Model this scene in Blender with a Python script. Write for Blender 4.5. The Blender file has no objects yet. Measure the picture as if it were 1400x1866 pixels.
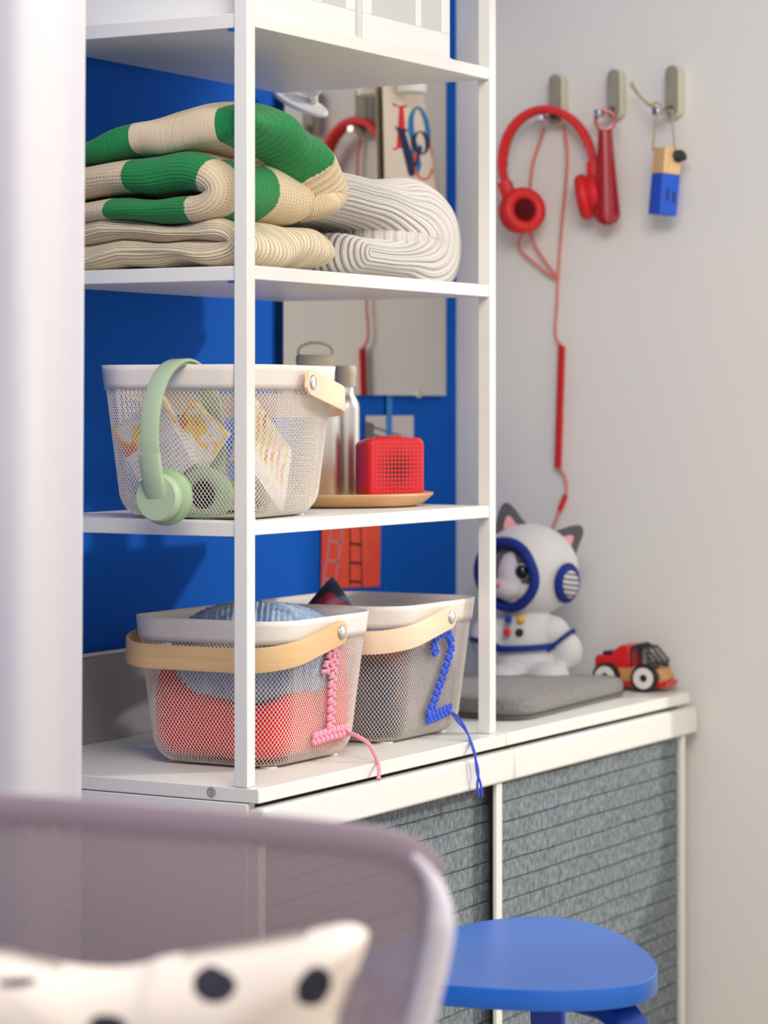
import bpy, bmesh, math, random
from mathutils import Vector, Matrix, noise
random.seed(7)
PI = math.pi
SC = bpy.context.scene
COL = SC.collection

# ------------------------------------------------------------------ camera
CT, CU, CZ = -2.785, -1.7785, 1.0887
_h = math.hypot(.4955, .8686)
CC, SS = .4955/_h, .8686/_h
YAW = -math.atan2(.8686, .4955)
cam = bpy.data.cameras.new('camera')
cam.sensor_fit = 'HORIZONTAL'; cam.sensor_width = 24; cam.lens = 5000/1400*24
cam.shift_y = -191/1400
cam.dof.use_dof = True; cam.dof.focus_distance = 3.45; cam.dof.aperture_fstop = 4.0
cam.clip_end = 60
camo = bpy.data.objects.new('camera', cam); COL.objects.link(camo)
camo.location = (CT, CU, CZ); camo.rotation_euler = (PI/2, 0, YAW)
SC.camera = camo

# ------------------------------------------------------------------ light
w = bpy.data.worlds.new('world'); SC.world = w; w.use_nodes = True
bg = w.node_tree.nodes['Background']
bg.inputs[0].default_value = (1.0, .975, .94, 1); bg.inputs[1].default_value = 1.15
sun = bpy.data.lights.new('sun', 'SUN'); sun.energy = 2.2; sun.angle = math.radians(4); sun.color = (1, .97, .90)
suno = bpy.data.objects.new('sun', sun); COL.objects.link(suno)
sd = Vector((-.8, 1.0, -.70)).normalized()
suno.rotation_euler = sd.to_track_quat('-Z', 'Y').to_euler(); suno.location = (3, -1.5, 2)
al = bpy.data.lights.new('window_daylight', 'AREA'); al.shape = 'RECTANGLE'; al.size = 1.2; al.size_y = 1.6; al.energy = 6; al.color = (.93, .97, 1)
alo = bpy.data.objects.new('window_daylight', al); COL.objects.link(alo)
alo.location = (1.5, -.85, 1.45); alo.rotation_euler = Vector((-1, .35, -.1)).to_track_quat('-Z', 'Y').to_euler()
cl = bpy.data.lights.new('fill_light', 'AREA'); cl.shape = 'DISK'; cl.size = 1.3; cl.energy = 70; cl.color = (1, .96, .90)  # unseen fill light, added to brighten the right wall, curtain and armchair
clo = bpy.data.objects.new('fill_light', cl); COL.objects.link(clo); clo.location = (-1.0, -1.1, 2.42)
clo.rotation_euler = Vector((.75, .3, -.9)).to_track_quat('-Z', 'Y').to_euler()
SC.view_settings.view_transform = 'Standard'; SC.view_settings.look = 'None'
SC.view_settings.exposure = -0.27; SC.view_settings.gamma = 1; SC.view_settings.use_curve_mapping = False

# ------------------------------------------------------------------ helpers
def at(x, y, t=None, u=None, z=None, Y=None):
    X = (x-700)/5000; Z = (742-y)/5000
    dt = X*CC+SS; du = -X*SS+CC
    if Y is None:
        Y = (t-CT)/dt if t is not None else (u-CU)/du if u is not None else (z-CZ)/Z
    return Vector((CT+dt*Y, CU+du*Y, CZ+Z*Y))

def lin(c):
    r = []
    for v in c:
        v /= 255
        r.append(v/12.92 if v <= .04045 else ((v+.055)/1.055)**2.4)
    return (*r, 1)

def mat(name, rgb, rough=.5, metal=0, bump=None, mottle=None, sheen=0, coat=0, trans=0):
    m = bpy.data.materials.new(name); m.use_nodes = True
    nt = m.node_tree; b = nt.nodes['Principled BSDF']
    b.inputs['Base Color'].default_value = lin(rgb); b.inputs['Roughness'].default_value = rough
    b.inputs['Metallic'].default_value = metal
    b.inputs['Sheen Weight'].default_value = sheen; b.inputs['Coat Weight'].default_value = coat
    b.inputs['Transmission Weight'].default_value = trans
    if bump or mottle:
        tc = nt.nodes.new('ShaderNodeTexCoord')
    if bump:
        n = nt.nodes.new('ShaderNodeTexNoise'); n.inputs['Scale'].default_value = bump[0]; n.inputs['Detail'].default_value = 4
        nt.links.new(tc.outputs['Object'], n.inputs['Vector'])
        bp = nt.nodes.new('ShaderNodeBump'); bp.inputs['Strength'].default_value = bump[1]; bp.inputs['Distance'].default_value = .002
        nt.links.new(n.outputs[0], bp.inputs['Height']); nt.links.new(bp.outputs[0], b.inputs['Normal'])
    if mottle:   # (rgb2, (sx,sy,sz), lo, hi)
        mp = nt.nodes.new('ShaderNodeMapping'); mp.inputs['Scale'].default_value = mottle[1]
        nt.links.new(tc.outputs['Object'], mp.inputs[0])
        n = nt.nodes.new('ShaderNodeTexNoise'); n.inputs['Scale'].default_value = 1; n.inputs['Detail'].default_value = 5
        nt.links.new(mp.outputs[0], n.inputs['Vector'])
        cr = nt.nodes.new('ShaderNodeValToRGB'); cr.color_ramp.elements[0].position = mottle[2]; cr.color_ramp.elements[1].position = mottle[3]
        cr.color_ramp.elements[0].color = lin(rgb); cr.color_ramp.elements[1].color = lin(mottle[0])
        nt.links.new(n.outputs[0], cr.inputs[0]); nt.links.new(cr.outputs[0], b.inputs['Base Color'])
    return m

def M_(nt, op, a, b=None, c=None):
    n = nt.nodes.new('ShaderNodeMath'); n.operation = op
    for i, v in enumerate((a, b, c)):
        if v is None: continue
        if isinstance(v, (int, float)): n.inputs[i].default_value = v
        else: nt.links.new(v, n.inputs[i])
    return n.outputs[0]

def mixc(nt, fac, a, b):
    n = nt.nodes.new('ShaderNodeMix'); n.data_type = 'RGBA'
    for s, v in ((0, fac), (6, a), (7, b)):
        if isinstance(v, tuple): n.inputs[s].default_value = v
        elif isinstance(v, (int, float)): n.inputs[s].default_value = v
        else: nt.links.new(v, n.inputs[s])
    return n.outputs[2]

def setbump(nt, b, h, strength, dist):
    bp = nt.nodes.new('ShaderNodeBump'); bp.inputs['Strength'].default_value = strength; bp.inputs['Distance'].default_value = dist
    nt.links.new(h, bp.inputs['Height']); nt.links.new(bp.outputs[0], b.inputs['Normal'])

def uvxy(nt):
    uv = nt.nodes.new('ShaderNodeUVMap'); s = nt.nodes.new('ShaderNodeSeparateXYZ'); nt.links.new(uv.outputs[0], s.inputs[0])
    return s.outputs[0], s.outputs[1]

def knit(name, rgb, rgb2=None, cell=(.075, .075), off=(0, 0), rib=None, stitch=.0045, hole=(90, 75, 45), holes=.6, fuzz=None):
    """knitted wool in cloth coordinates (metres): optional two-colour checks, ribs along x, rows of stitch holes"""
    m = mat(name, rgb, .95, sheen=.1); nt = m.node_tree; b = nt.nodes['Principled BSDF']
    x, y = uvxy(nt)
    nz = nt.nodes.new('ShaderNodeTexNoise'); nz.inputs['Scale'].default_value = 300; nz.inputs['Detail'].default_value = 5
    uvn = nt.nodes.new('ShaderNodeUVMap'); nt.links.new(uvn.outputs[0], nz.inputs['Vector'])
    colr = lin(rgb)
    col = mixc(nt, M_(nt, 'MULTIPLY', nz.outputs[0], .35), colr, tuple(min(1, v*.72) for v in colr[:3])+(1,))
    holefac = 1.0
    if rgb2:
        wob = M_(nt, 'MULTIPLY', M_(nt, 'SUBTRACT', nz.outputs[0], .5), .006)
        n2 = nt.nodes.new('ShaderNodeTexNoise'); n2.inputs['Scale'].default_value = 18; nt.links.new(uvn.outputs[0], n2.inputs['Vector'])
        wob = M_(nt, 'ADD', wob, M_(nt, 'MULTIPLY', M_(nt, 'SUBTRACT', n2.outputs[0], .5), .008))
        fx = M_(nt, 'FLOOR', M_(nt, 'DIVIDE', M_(nt, 'ADD', M_(nt, 'ADD', x, wob), off[0]+10*cell[0]), cell[0]))
        fy = M_(nt, 'FLOOR', M_(nt, 'DIVIDE', M_(nt, 'ADD', M_(nt, 'SUBTRACT', y, wob), off[1]+10*cell[1]), cell[1]))
        par = M_(nt, 'MODULO', M_(nt, 'ADD', fx, fy), 2)
        c2 = lin(rgb2)
        g = mixc(nt, M_(nt, 'MULTIPLY', nz.outputs[0], .9), tuple(v*.55 for v in c2[:3])+(1,), tuple(min(1, v*1.5+.01) for v in c2[:3])+(1,))
        col = mixc(nt, par, col, g)
        holefac = M_(nt, 'SUBTRACT', 1, M_(nt, 'MULTIPLY', par, .75))
    sx = M_(nt, 'SINE', M_(nt, 'MULTIPLY', x, 2*PI/stitch)); sy = M_(nt, 'SINE', M_(nt, 'MULTIPLY', y, 2*PI/(stitch*1.5)))
    d = M_(nt, 'MULTIPLY', M_(nt, 'MAXIMUM', M_(nt, 'SUBTRACT', M_(nt, 'ADD', sx, sy), .9), 0), holes)
    d = M_(nt, 'MULTIPLY', d, holefac)
    col = mixc(nt, M_(nt, 'MINIMUM', d, .85), col, lin(hole))
    h = M_(nt, 'SUBTRACT', M_(nt, 'MULTIPLY', nz.outputs[0], .6), M_(nt, 'MULTIPLY', d, .6))
    h = M_(nt, 'ADD', h, M_(nt, 'MULTIPLY', sy, .25))
    if rib:
        rr = M_(nt, 'ABSOLUTE', M_(nt, 'SINE', M_(nt, 'MULTIPLY', y, PI/rib)))
        h = M_(nt, 'ADD', h, M_(nt, 'MULTIPLY', M_(nt, 'POWER', rr, .5), 2.4))
    setbump(nt, b, h, .8, .002)
    nt.links.new(col, b.inputs['Base Color'])
    return m

class G:
    """collects geometry for ONE mesh object"""
    def __init__(s): s.v = []; s.f = []; s.uv = {}; s.mi = []; s.cur = 0
    def add(s, v, f, uv=None):
        o = len(s.v); s.v += [tuple(p) for p in v]
        if uv:
            for i, q in enumerate(uv): s.uv[o+i] = q
        for q in f: s.f.append([o+i for i in q]); s.mi.append(s.cur)
        return s
    def box(s, x0, x1, y0, y1, z0, z1):
        v = [(x, y, z) for x in (x0, x1) for y in (y0, y1) for z in (z0, z1)]
        return s.add(v, [(0, 1, 3, 2), (4, 6, 7, 5), (0, 4, 5, 1), (2, 3, 7, 6), (0, 2, 6, 4), (1, 5, 7, 3)])
    def tube(s, pts, r, seg=8, caps=True):
        pts = [Vector(p) for p in pts]; n = len(pts)
        rs = r if isinstance(r, (list, tuple)) else [r]*n
        v = []; f = []; prev = None
        for i, p in enumerate(pts):
            d = (pts[min(i+1, n-1)]-pts[max(i-1, 0)])
            d = d.normalized() if d.length > 1e-9 else Vector((0, 0, 1))
            if prev is None:
                a = d.cross(Vector((0, 0, 1)))
                if a.length < .1: a = d.cross(Vector((1, 0, 0)))
            else: a = prev-d*prev.dot(d)
            a.normalize(); prev = a; b = d.cross(a)
            for k in range(seg):
                q = 2*PI*k/seg; v.append(p+(a*math.cos(q)+b*math.sin(q))*rs[i])
        for i in range(n-1):
            for k in range(seg):
                k2 = (k+1) % seg; f.append((i*seg+k, i*seg+k2, (i+1)*seg+k2, (i+1)*seg+k))
        if caps: f.append(tuple(range(seg))[::-1]); f.append(tuple((n-1)*seg+k for k in range(seg)))
        return s.add(v, f)
    def lathe(s, prof, seg=32, c=(0, 0, 0), ax='z', caps=True):
        v = []; f = []
        for r, z in prof:
            for k in range(seg):
                q = 2*PI*k/seg; a, b = r*math.cos(q), r*math.sin(q)
                p = {'z': (a, b, z), 'x': (z, a, b), 'y': (b, z, a)}[ax]
                v.append((p[0]+c[0], p[1]+c[1], p[2]+c[2]))
        n = len(prof)
        for i in range(n-1):
            for k in range(seg):
                k2 = (k+1) % seg; f.append((i*seg+k, i*seg+k2, (i+1)*seg+k2, (i+1)*seg+k))
        if caps: f.append(tuple(range(seg))[::-1]); f.append(tuple((n-1)*seg+k for k in range(seg)))
        return s.add(v, f)
    def ell(s, c, r, rot=None, n=20, m=14, e=1.0, nz=0, seed=0, ns=20):
        v = []; f = []; c = Vector(c)
        sp = lambda a: math.copysign(abs(a)**e, a)
        for i in range(m+1):
            th = PI*i/m-PI/2
            for k in range(n):
                ph = 2*PI*k/n
                p = Vector((sp(math.cos(th))*sp(math.cos(ph))*r[0], sp(math.cos(th))*sp(math.sin(ph))*r[1], sp(math.sin(th))*r[2]))
                if nz: p *= 1+nz*noise.noise(Vector(p)*ns+Vector((seed, 0, 0)))
                if rot: p = rot @ p
                v.append(c+p)
        for i in range(m):
            for k in range(n):
                k2 = (k+1) % n; f.append((i*n+k, i*n+k2, (i+1)*n+k2, (i+1)*n+k))
        return s.add(v, f)
    def strip(s, pts, wdir, w, th, closed=False):
        """flat band of width w (along wdir) and thickness th following pts"""
        pts = [Vector(p) for p in pts]; n = len(pts); v = []; f = []
        for i, p in enumerate(pts):
            if closed: d = pts[(i+1) % n]-pts[i-1]
            else: d = pts[min(i+1, n-1)]-pts[max(i-1, 0)]
            d.normalize()
            wd = Vector(wdir[i] if isinstance(wdir, list) else wdir); wd = (wd-d*wd.dot(d)).normalized()
            nn = d.cross(wd)
            ww = w[i] if isinstance(w, list) else w
            for a, b in ((-1, -.7), (-.85, -1), (.85, -1), (1, -.7), (1, .7), (.85, 1), (-.85, 1), (-1, .7)):
                v.append(p+wd*(a*ww/2)+nn*(b*th/2))
        m = n if closed else n-1
        for i in range(m):
            j = (i+1) % n
            for k in range(8):
                k2 = (k+1) % 8; f.append((i*8+k, i*8+k2, j*8+k2, j*8+k))
        if not closed: f.append(tuple(range(8))[::-1]); f.append(tuple((n-1)*8+k for k in range(8)))
        return s.add(v, f)
    def prism(s, poly, axis, a0, a1):
        """polygon (2-D points) extruded along an axis: 'x' -> (y,z), 'y' -> (x,z), 'z' -> (x,y)"""
        n = len(poly)
        P = {'x': lambda p, a: (a, p[0], p[1]), 'y': lambda p, a: (p[0], a, p[1]), 'z': lambda p, a: (p[0], p[1], a)}[axis]
        v = [P(p, a0) for p in poly]+[P(p, a1) for p in poly]
        f = [tuple(range(n))[::-1], tuple(range(n, 2*n))]+[(i, (i+1) % n, n+(i+1) % n, n+i) for i in range(n)]
        return s.add(v, f)
    def build(s, name, m, parent=None, smooth=False, bevel=0, seg=2, solid=0, sub=0, origin=None):
        me = bpy.data.meshes.new(name)
        v = s.v
        if origin is not None: v = [(p[0]-origin[0], p[1]-origin[1], p[2]-origin[2]) for p in v]
        me.from_pydata(v, [], s.f)
        for mm in (m if isinstance(m, list) else [m]): me.materials.append(mm)
        if s.uv:
            ul = me.uv_layers.new(name='UVMap')
            for lp in me.loops: ul.data[lp.index].uv = s.uv.get(lp.vertex_index, (0, 0))
        for p, k in zip(me.polygons, s.mi): p.material_index = k
        bm = bmesh.new(); bm.from_mesh(me); bmesh.ops.recalc_face_normals(bm, faces=bm.faces)
        bm.to_mesh(me); bm.free()
        if smooth:
            for p in me.polygons: p.use_smooth = True
        o = bpy.data.objects.new(name, me); COL.objects.link(o); o.parent = parent
        if origin is not None: o.location = origin
        if bevel:
            md = o.modifiers.new('bevel', 'BEVEL'); md.width = bevel; md.segments = seg; md.limit_method = 'ANGLE'; md.angle_limit = math.radians(40)
            md.harden_normals = False
            for p in me.polygons: p.use_smooth = True
            try: me.set_sharp_from_angle(angle=math.radians(42))
            except Exception: pass
        if solid:
            md = o.modifiers.new('solid', 'SOLIDIFY'); md.thickness = solid; md.offset = 0
        if sub:
            md = o.modifiers.new('sub', 'SUBSURF'); md.levels = sub; md.render_levels = sub
        if smooth == 'auto':
            try: me.set_sharp_from_angle(angle=math.radians(42))
            except Exception: pass
        return o

def tag(o, label, cat=None, group=None, kind=None):
    o['label'] = label
    if cat: o['category'] = cat
    if group: o['group'] = group
    if kind: o['kind'] = kind
    return o

def thing(name, label, cat, loc=(0, 0, 0), rz=0, group=None, rot=None):
    o = bpy.data.objects.new(name, None); COL.objects.link(o); o.empty_display_size = .02
    o.location = loc; o.rotation_euler = rot if rot else (0, 0, rz)
    return tag(o, label, cat, group)

def struct(name, g, m, **k):
    o = g.build(name, m, **k); o['kind'] = 'structure'; return o

def smoothpath(pts, n=8, closed=False):
    P = [Vector(p) for p in pts]; out = []; L = len(P)
    rng = range(L if closed else L-1)
    for i in rng:
        g = (lambda k: P[k % L]) if closed else (lambda k: P[max(0, min(L-1, k))])
        a, b, c, d = g(i-1), g(i), g(i+1), g(i+2)
        for k in range(n):
            t = k/n
            out.append(.5*((2*b)+(c-a)*t+(2*a-5*b+4*c-d)*t*t+(3*b-a-3*c+d)*t**3))
    if not closed: out.append(P[-1])
    return out

# ------------------------------------------------------------------ materials
WHITE = mat('white_lacquer', (226, 224, 218), .38)
WHITE2 = mat('white_lacquer_door_frame', (224, 223, 217), .4)
WALLM = mat('wall_paint', (224, 223, 220), .9, bump=(60, .05))
BLUEW = mat('blue_wall_paint', (0, 84, 180), .8, bump=(80, .03)); BLUEW.node_tree.nodes['Principled BSDF'].inputs['Specular IOR Level'].default_value = .15
FLOORM = mat('floor_oak', (196, 176, 150), .5, mottle=((210, 190, 166), (2, 12, 1), .3, .7))
CURT = mat('curtain_cotton', (236, 234, 236), .9, bump=(400, .1))
CREAM = mat('basket_powder_coat', (224, 216, 208), .5)
WOODH = mat('bent_birch', (222, 184, 134), .5, mottle=((206, 164, 112), (4, 4, 90), .35, .75))
WOODP = mat('pale_bent_birch', (238, 212, 182), .5, mottle=((228, 198, 164), (4, 4, 90), .35, .75))
STEEL = mat('steel', (205, 205, 205), .22, 1)
BRUSH = mat('brushed_steel', (200, 196, 190), .36, 1)
MINT = mat('mint_plastic', (170, 190, 157), .42)
MINTD = mat('mint_cushion', (150, 178, 140), .6)
BLACK = mat('black_plastic', (22, 22, 26), .5)
RED = mat('red_plastic', (214, 24, 32), .38)
REDH = mat('red_headphone', (212, 26, 30), .5)
CABLE = mat('salmon_cable', (216, 118, 100), .5)
TRAYW = mat('tray_beech', (214, 170, 122), .5, mottle=((188, 140, 94), (9, 9, 50), .35, .7))
BEIGE = mat('beige_cap', (205, 198, 176), .5)

# ------------------------------------------------------------------ the room
W = 1.335; B = .43
struct('floor', G().box(-4.5, W+.1, -4, B+.1, -.1, 0), FLOORM)
struct('ceiling', G().box(-4.5, W+.1, -1.9, B+.1, 2.5, 2.6), WALLM)
struct('wall_back', G().box(-4.5, W, B, B+.1, 0, 2.5), BLUEW)
g = G()
g.box(W, W+.1, -.16, B+.1, 0, 2.5); g.box(W, W+.1, -4, -1.95, 0, 2.5)
g.box(W, W+.1, -1.95, -.16, 0, .45); g.box(W, W+.1, -1.95, -.16, 2.3, 2.5)
struct('wall_right', g, WALLM)
g = G()
g.box(W+.02, W+.07, -.20, -.16, .45, 2.3); g.box(W+.02, W+.07, -1.95, -1.91, .45, 2.3)
g.box(W+.02, W+.07, -1.91, -.20, .45, .49); g.box(W+.02, W+.07, -1.91, -.20, 2.26, 2.3)
struct('window_1', g, WHITE)

# ------------------------------------------------------------------ shelving unit
P = .0185; TW = .651; SD = .345
s1, s2, s3, s4 = CZ+.4766, CZ+.1716, CZ-.138, CZ-.4587
unit = thing('shelving_unit', 'tall open white shelving unit standing on the low cabinets, blue wall behind', 'shelf', (0, 0, s4))
def U(g, name, m=WHITE, **k):
    g.v = [(a, b, c-s4) for a, b, c in g.v]; return g.build(name, m, unit, **k)
for x0, y0 in ((0, 0), (TW-P, 0), (0, SD-P)):
    U(G().box(x0, x0+P, y0, y0+P, s4+.0005, 2.25), 'post', bevel=.0008)
for z in (s1, s2, s3, 2.05):
    sh = U(G().box(P, TW-P-.0008, .001, SD, z-.017, z), 'shelf', bevel=.001)
    U(G().box(.002, P-.001, P+.0005, SD-P-.0005, z-.0185, z-.001), 'side_rail', bevel=.001)
    fb = U(G().box(.004, .0155, P+.0005, P+.012, z-.0215, z-.019), 'shelf_bracket', STEEL)

# ------------------------------------------------------------------ low cabinets
FELT = mat('grey_felt', (86, 95, 102), .95, bump=(500, .3), mottle=((136, 144, 150), (190, 190, 95), .34, .68))
GROOVE = mat('felt_seam', (70, 78, 84), .95)
def cabinet(x0, x1, lab, front, side, rec):
    c = thing('low_cabinet', lab, 'cabinet', (x0, 0, 0))
    def b(n, m, *a, bev=.0012): return G().box(*[v-(x0 if i < 2 else 0) for i, v in enumerate(a)]).build(n, m, c, bevel=bev)
    b('worktop', WHITE, x0+(0 if x0 > .1 else .0), x1-.0008, -.0165, B-.004, s4-.0175, s4)
    b('front_rail', WHITE, x0+(.004 if x0 < .1 else .0150), front, -.022, .0, s4-.067, s4-.024, bev=.004)
    b('back_panel', WHITE, x0+.001, x1-.001, B-.02, B-.006, .02, s4-.018)
    if side: b('side_panel', WHITE, x0, x0+.018, .0, B-.021, .02, s4-.0187)
    b('bottom_panel', WHITE, x0+.019, x1-.001, .0, B-.021, .02, .04)
    return c, b
c1, b1 = cabinet(0, .651, 'white low cabinet at the left with dark recessed felt front, under the baskets', .666, True, .012)
b1('front_strip', WHITE, .001, .017, -.016, -.0005, .02, s4-.068)
b1('door_post', WHITE2, .621, .639, -.0165, -.0105, .02, s4-.0675)
c2, b2 = cabinet(.652, 1.30, 'white low cabinet against the right wall with pale felt front, under the grey cushion', 1.318, False, 0)
b2('door_post', WHITE2, 1.266, 1.281, -.0165, -.0115, .02, s4-.0675)
b2('side_panel', WHITE, 1.2845, 1.30, .0, B-.021, .02, s4-.0187)
def felt(c, cx, x0, x1, y):
    # horizontal boards pressed with wavy seams
    g = G(); z = s4-.07; k = 0
    while z > .06:
        z2 = z-.028
        n = 40; v = []; f = []
        for i in range(n+1):
            x = x0+(x1-x0)*i/n-cx
            wv = .0016*noise.noise((x*9, k*3.1, 0)); wv2 = .0016*noise.noise((x*9, (k+1)*3.1, 0))
            for dz, dy in ((z+wv-.0002, .0045), (z+wv-.0016, 0), (z2+wv2+.0016, 0), (z2+wv2+.0002, .0045)): v.append((x, y+dy, dz))
        for i in range(n):
            for j in range(3): f.append((i*4+j, i*4+j+1, i*4+5+j, i*4+4+j))
        g.add(v, f); z = z2; k += 1
    g.box(x0-cx, x1-cx, y+.0045, y+.008, .06, s4-.07)
    g.build('felt_door', FELT, c, smooth='auto')
felt(c1, 0, .03, .650, .010)
felt(c2, .652, .6395, 1.2655, -.0095)
# frame screw on the side of the first cabinet top
g = G().lathe([(.0065, 0), (.0065, -.0008), (.004, -.0012), (.0035, -.0002), (.0018, -.0002), (.0018, -.0012)], 20, ax='x')
g.build('screw', mat('screw_zinc', (170, 176, 176), .5, .3), c1).location = (0, at(386, 1443, t=0).y, at(386, 1443, t=0).z)

# ------------------------------------------------------------------ curtain
def curtain():
    n = 150; m = 26; v = []; f = []
    def X(i, j):
        q = i/n; zz = j/m
        x = -.62+q*.30
        fold = .006*math.sin(q*22+.5*math.sin(zz*3))+.010*math.sin(q*11+1.3+zz)
        dx = (.0055*(zz-.62)*2-.003)*q
        if q > .93: dx += .006*math.exp(-((zz-.84)/.05)**2)*(q-.93)/.07
        return x+dx, fold*(.8+.3*zz)
    for j in range(m+1):
        z = .02+j/m*2.2
        for i in range(n+1):
            x, y = X(i, j); v.append((x, y, z))
    for j in range(m):
        for i in range(n): a = j*(n+1)+i; f.append((a, a+1, a+n+2, a+n+1))
    m_ = bpy.data.materials.new('curtain_sheer'); m_.use_nodes = True; nt = m_.node_tree
    b = nt.nodes['Principled BSDF']; b.inputs['Base Color'].default_value = lin((240, 238, 240)); b.inputs['Roughness'].default_value = .9
    tr = nt.nodes.new('ShaderNodeBsdfTranslucent'); tr.inputs[0].default_value = lin((240, 236, 238))
    mx = nt.nodes.new('ShaderNodeMixShader'); mx.inputs[0].default_value = .4
    nt.links.new(b.outputs[0], mx.inputs[1]); nt.links.new(tr.outputs[0], mx.inputs[2]); nt.links.new(mx.outputs[0], nt.nodes['Material Output'].inputs[0])
    o = G().add(v, f).build('curtain', m_, smooth=True, solid=.0015)
    o.location = at(702, 742, Y=2.95); o.location.z = 0; o.rotation_euler = (0, 0, YAW)
    tag(o, 'long white cotton curtain hanging in soft folds left of the shelves', 'curtain')
curtain()

# ------------------------------------------------------------------ wire baskets
BW, BD, BH = .262, .238, .19   # outer size of the rim
def rr_point(s, a, b, r):
    """point on a rounded rectangle (half sizes a,b, radius r), s in 0..1; s fractions use the rim outline"""
    A, Bh, R = BW/2, BD/2, .055
    segs = [2*(Bh-R), PI*R/2, 2*(A-R), PI*R/2]*2
    tot = sum(segs); d = (s % 1)*tot; i = 0
    while d > segs[i] and i < 7: d -= segs[i]; i += 1
    q = d/segs[i]
    ca = [(1, -1), (1, 1), (1, 1), (-1, 1), (-1, 1), (-1, -1), (-1, -1), (1, -1)]
    if i % 2 == 0:
        e = [((a, -(b-r)), (a, b-r)), ((a-r, b), (-(a-r), b)), ((-a, b-r), (-a, -(b-r))), ((-(a-r), -b), (a-r, -b))][i//2]
        return e[0][0]+(e[1][0]-e[0][0])*q, e[0][1]+(e[1][1]-e[0][1])*q
    c = [(a-r, b-r), (-(a-r), b-r), (-(a-r), -(b-r)), (a-r, -(b-r))][i//2]
    an = (i//2)*PI/2+q*PI/2
    return c[0]+r*math.cos(an), c[1]+r*math.sin(an)
def inset(h):
    k = .020*(1-h/BH); rc = .032
    if h < rc: k += rc*(1-math.sqrt(max(0, 1-(1-h/rc)**2)))*.8
    return k
def bpt(s, h, out=0):
    k = inset(h)-out
    x, y = rr_point(s, BW/2-k, BD/2-k, .055-k*.45)
    return (x, y, h)
def lattice():
    N = 150; H0, H1 = .004, BH-.024; Mr = 46
    g = G(); cache = {}
    def vert(i, j):
        key = (i % (2*N), j)
        if key not in cache:
            cache[key] = len(g.v); g.v.append(bpt(key[0]/(2*N), H0+(H1-H0)*j/Mr))
        return cache[key]
    for j in range(1, Mr):
        h = H0+(H1-H0)*j/Mr
        for i in range(2*N):
            if (i+j) % 2 == 0: continue
            o = [vert(i+1, j), vert(i, j+1), vert(i-1, j), vert(i, j-1)]
            base = len(g.v)
            for dx, dy in ((.83, 0), (.455, .455), (0, .83), (-.455, .455), (-.83, 0), (-.455, -.455), (0, -.83), (.455, -.455)):
                g.v.append(bpt(((i+dx) % (2*N))/(2*N), H0+(H1-H0)*(j+dy)/Mr))
            for k in range(4):
                k2 = (k+1) % 4
                g.f.append([o[k], o[k2], base+(2*k+2) % 8, base+2*k+1, base+2*k]); g.mi.append(0)
    return g
LAT = None
def ring_surface(h0, h1, out, steps=3, th=.0):
    g = G(); n = 120; v = []; f = []
    for j in range(steps+1):
        for i in range(n): v.append(bpt(i/n, h0+(h1-h0)*j/steps, out))
    for j in range(steps):
        for i in range(n): i2 = (i+1) % n; f.append((j*n+i, j*n+i2, (j+1)*n+i2, (j+1)*n+i))
    return g.add(v, f)
def basket(loc, label, side, wood, rx, group='wire storage baskets'):
    """side -1: handle folded down to the left, +1: to the right; rx = rivet position along the front"""
    global LAT
    b = thing('wire_basket', label, 'basket', loc, 0, group)
    if LAT is None:
        o = lattice().build('mesh_wall', CREAM, b, smooth=False, solid=.0007); LAT = o.data
    else:
        o = bpy.data.objects.new('mesh_wall', LAT); COL.objects.link(o); o.parent = b
        md = o.modifiers.new('solid', 'SOLIDIFY'); md.thickness = .0007; md.offset = 0
    ring_surface(BH-.030, BH, .0012, 4).build('rim', CREAM, b, smooth=True, solid=.0022)
    g = G(); n = 120
    for dz in (0.0005,):
        v = [bpt(i/n, .0045, .0006) for i in range(n)]; v2 = [bpt(i/n, .001, -.004) for i in range(n)]
        g.add(v+v2, [(i, (i+1) % n, n+(i+1) % n, n+i) for i in range(n)]+[tuple(range(n)), tuple(range(n, 2*n))[::-1]])
    g.build('base', CREAM, b)
    for sx in (-1, 1):
        for sy in (-1, 1):
            G().lathe([(.010, -.002), (.012, 0), (.011, .002)], 16, (sx*.075, sy*.07, .0005)).build('foot', CREAM, b)
    # bent wood handle
    hz = BH-.021; fy = -BD/2-.007; reach = BW/2+.012; r = .062
    pts = []
    x0 = rx
    def zz(x): return hz-.030*min(1, max(-.08, side*(x-x0)/.16))
    xs = [x0-side*.012+side*(i/15)*(reach-r-side*x0+.012) for i in range(16)]
    for x in xs: pts.append((x, fy-.004, zz(x)))
    for i in range(1, 10):
        a = i/9*PI/2; x = side*(reach-r+r*math.sin(a)); y = fy-.004+r*(1-math.cos(a)); pts.append((x, y, zz(x)))
    for i in range(1, 12):
        y = fy-.004+r+(i/12)*(-2*fy-2*r+.008); pts.append((side*reach, y, zz(side*reach)))
    for i in range(0, 10):
        a = i/9*PI/2; x = side*(reach-r+r*math.cos(a)); y = -fy+.004-r*(1-math.sin(a)); pts.append((x, y, zz(x)))
    for x in xs[::-1][1:]: pts.append((x, -fy+.004, zz(x)))
    G().strip(pts, (0, 0, 1), [.018 if i in (0, len(pts)-1) else .028 if i in (1, len(pts)-2) else .031 for i in range(len(pts))], .0045).build('handle', wood, b, smooth='auto', bevel=0)
    for y, sg in ((fy-.0065, -1), (-fy+.0065, 1)):
        G().lathe([(.0, 0), (.0092, 0), (.0092, .0010), (.0075, .0020), (.004, .0026), (0.0002, .0028)], 20, (0, 0, 0), 'y').build('rivet', STEEL, b, smooth=True)
        o = b.children[-1] if False else [c for c in COL.objects if c.parent == b][-1]
        o.location = (x0+side*.002, y, hz); o.scale = (1, sg, 1)
    return b
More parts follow.
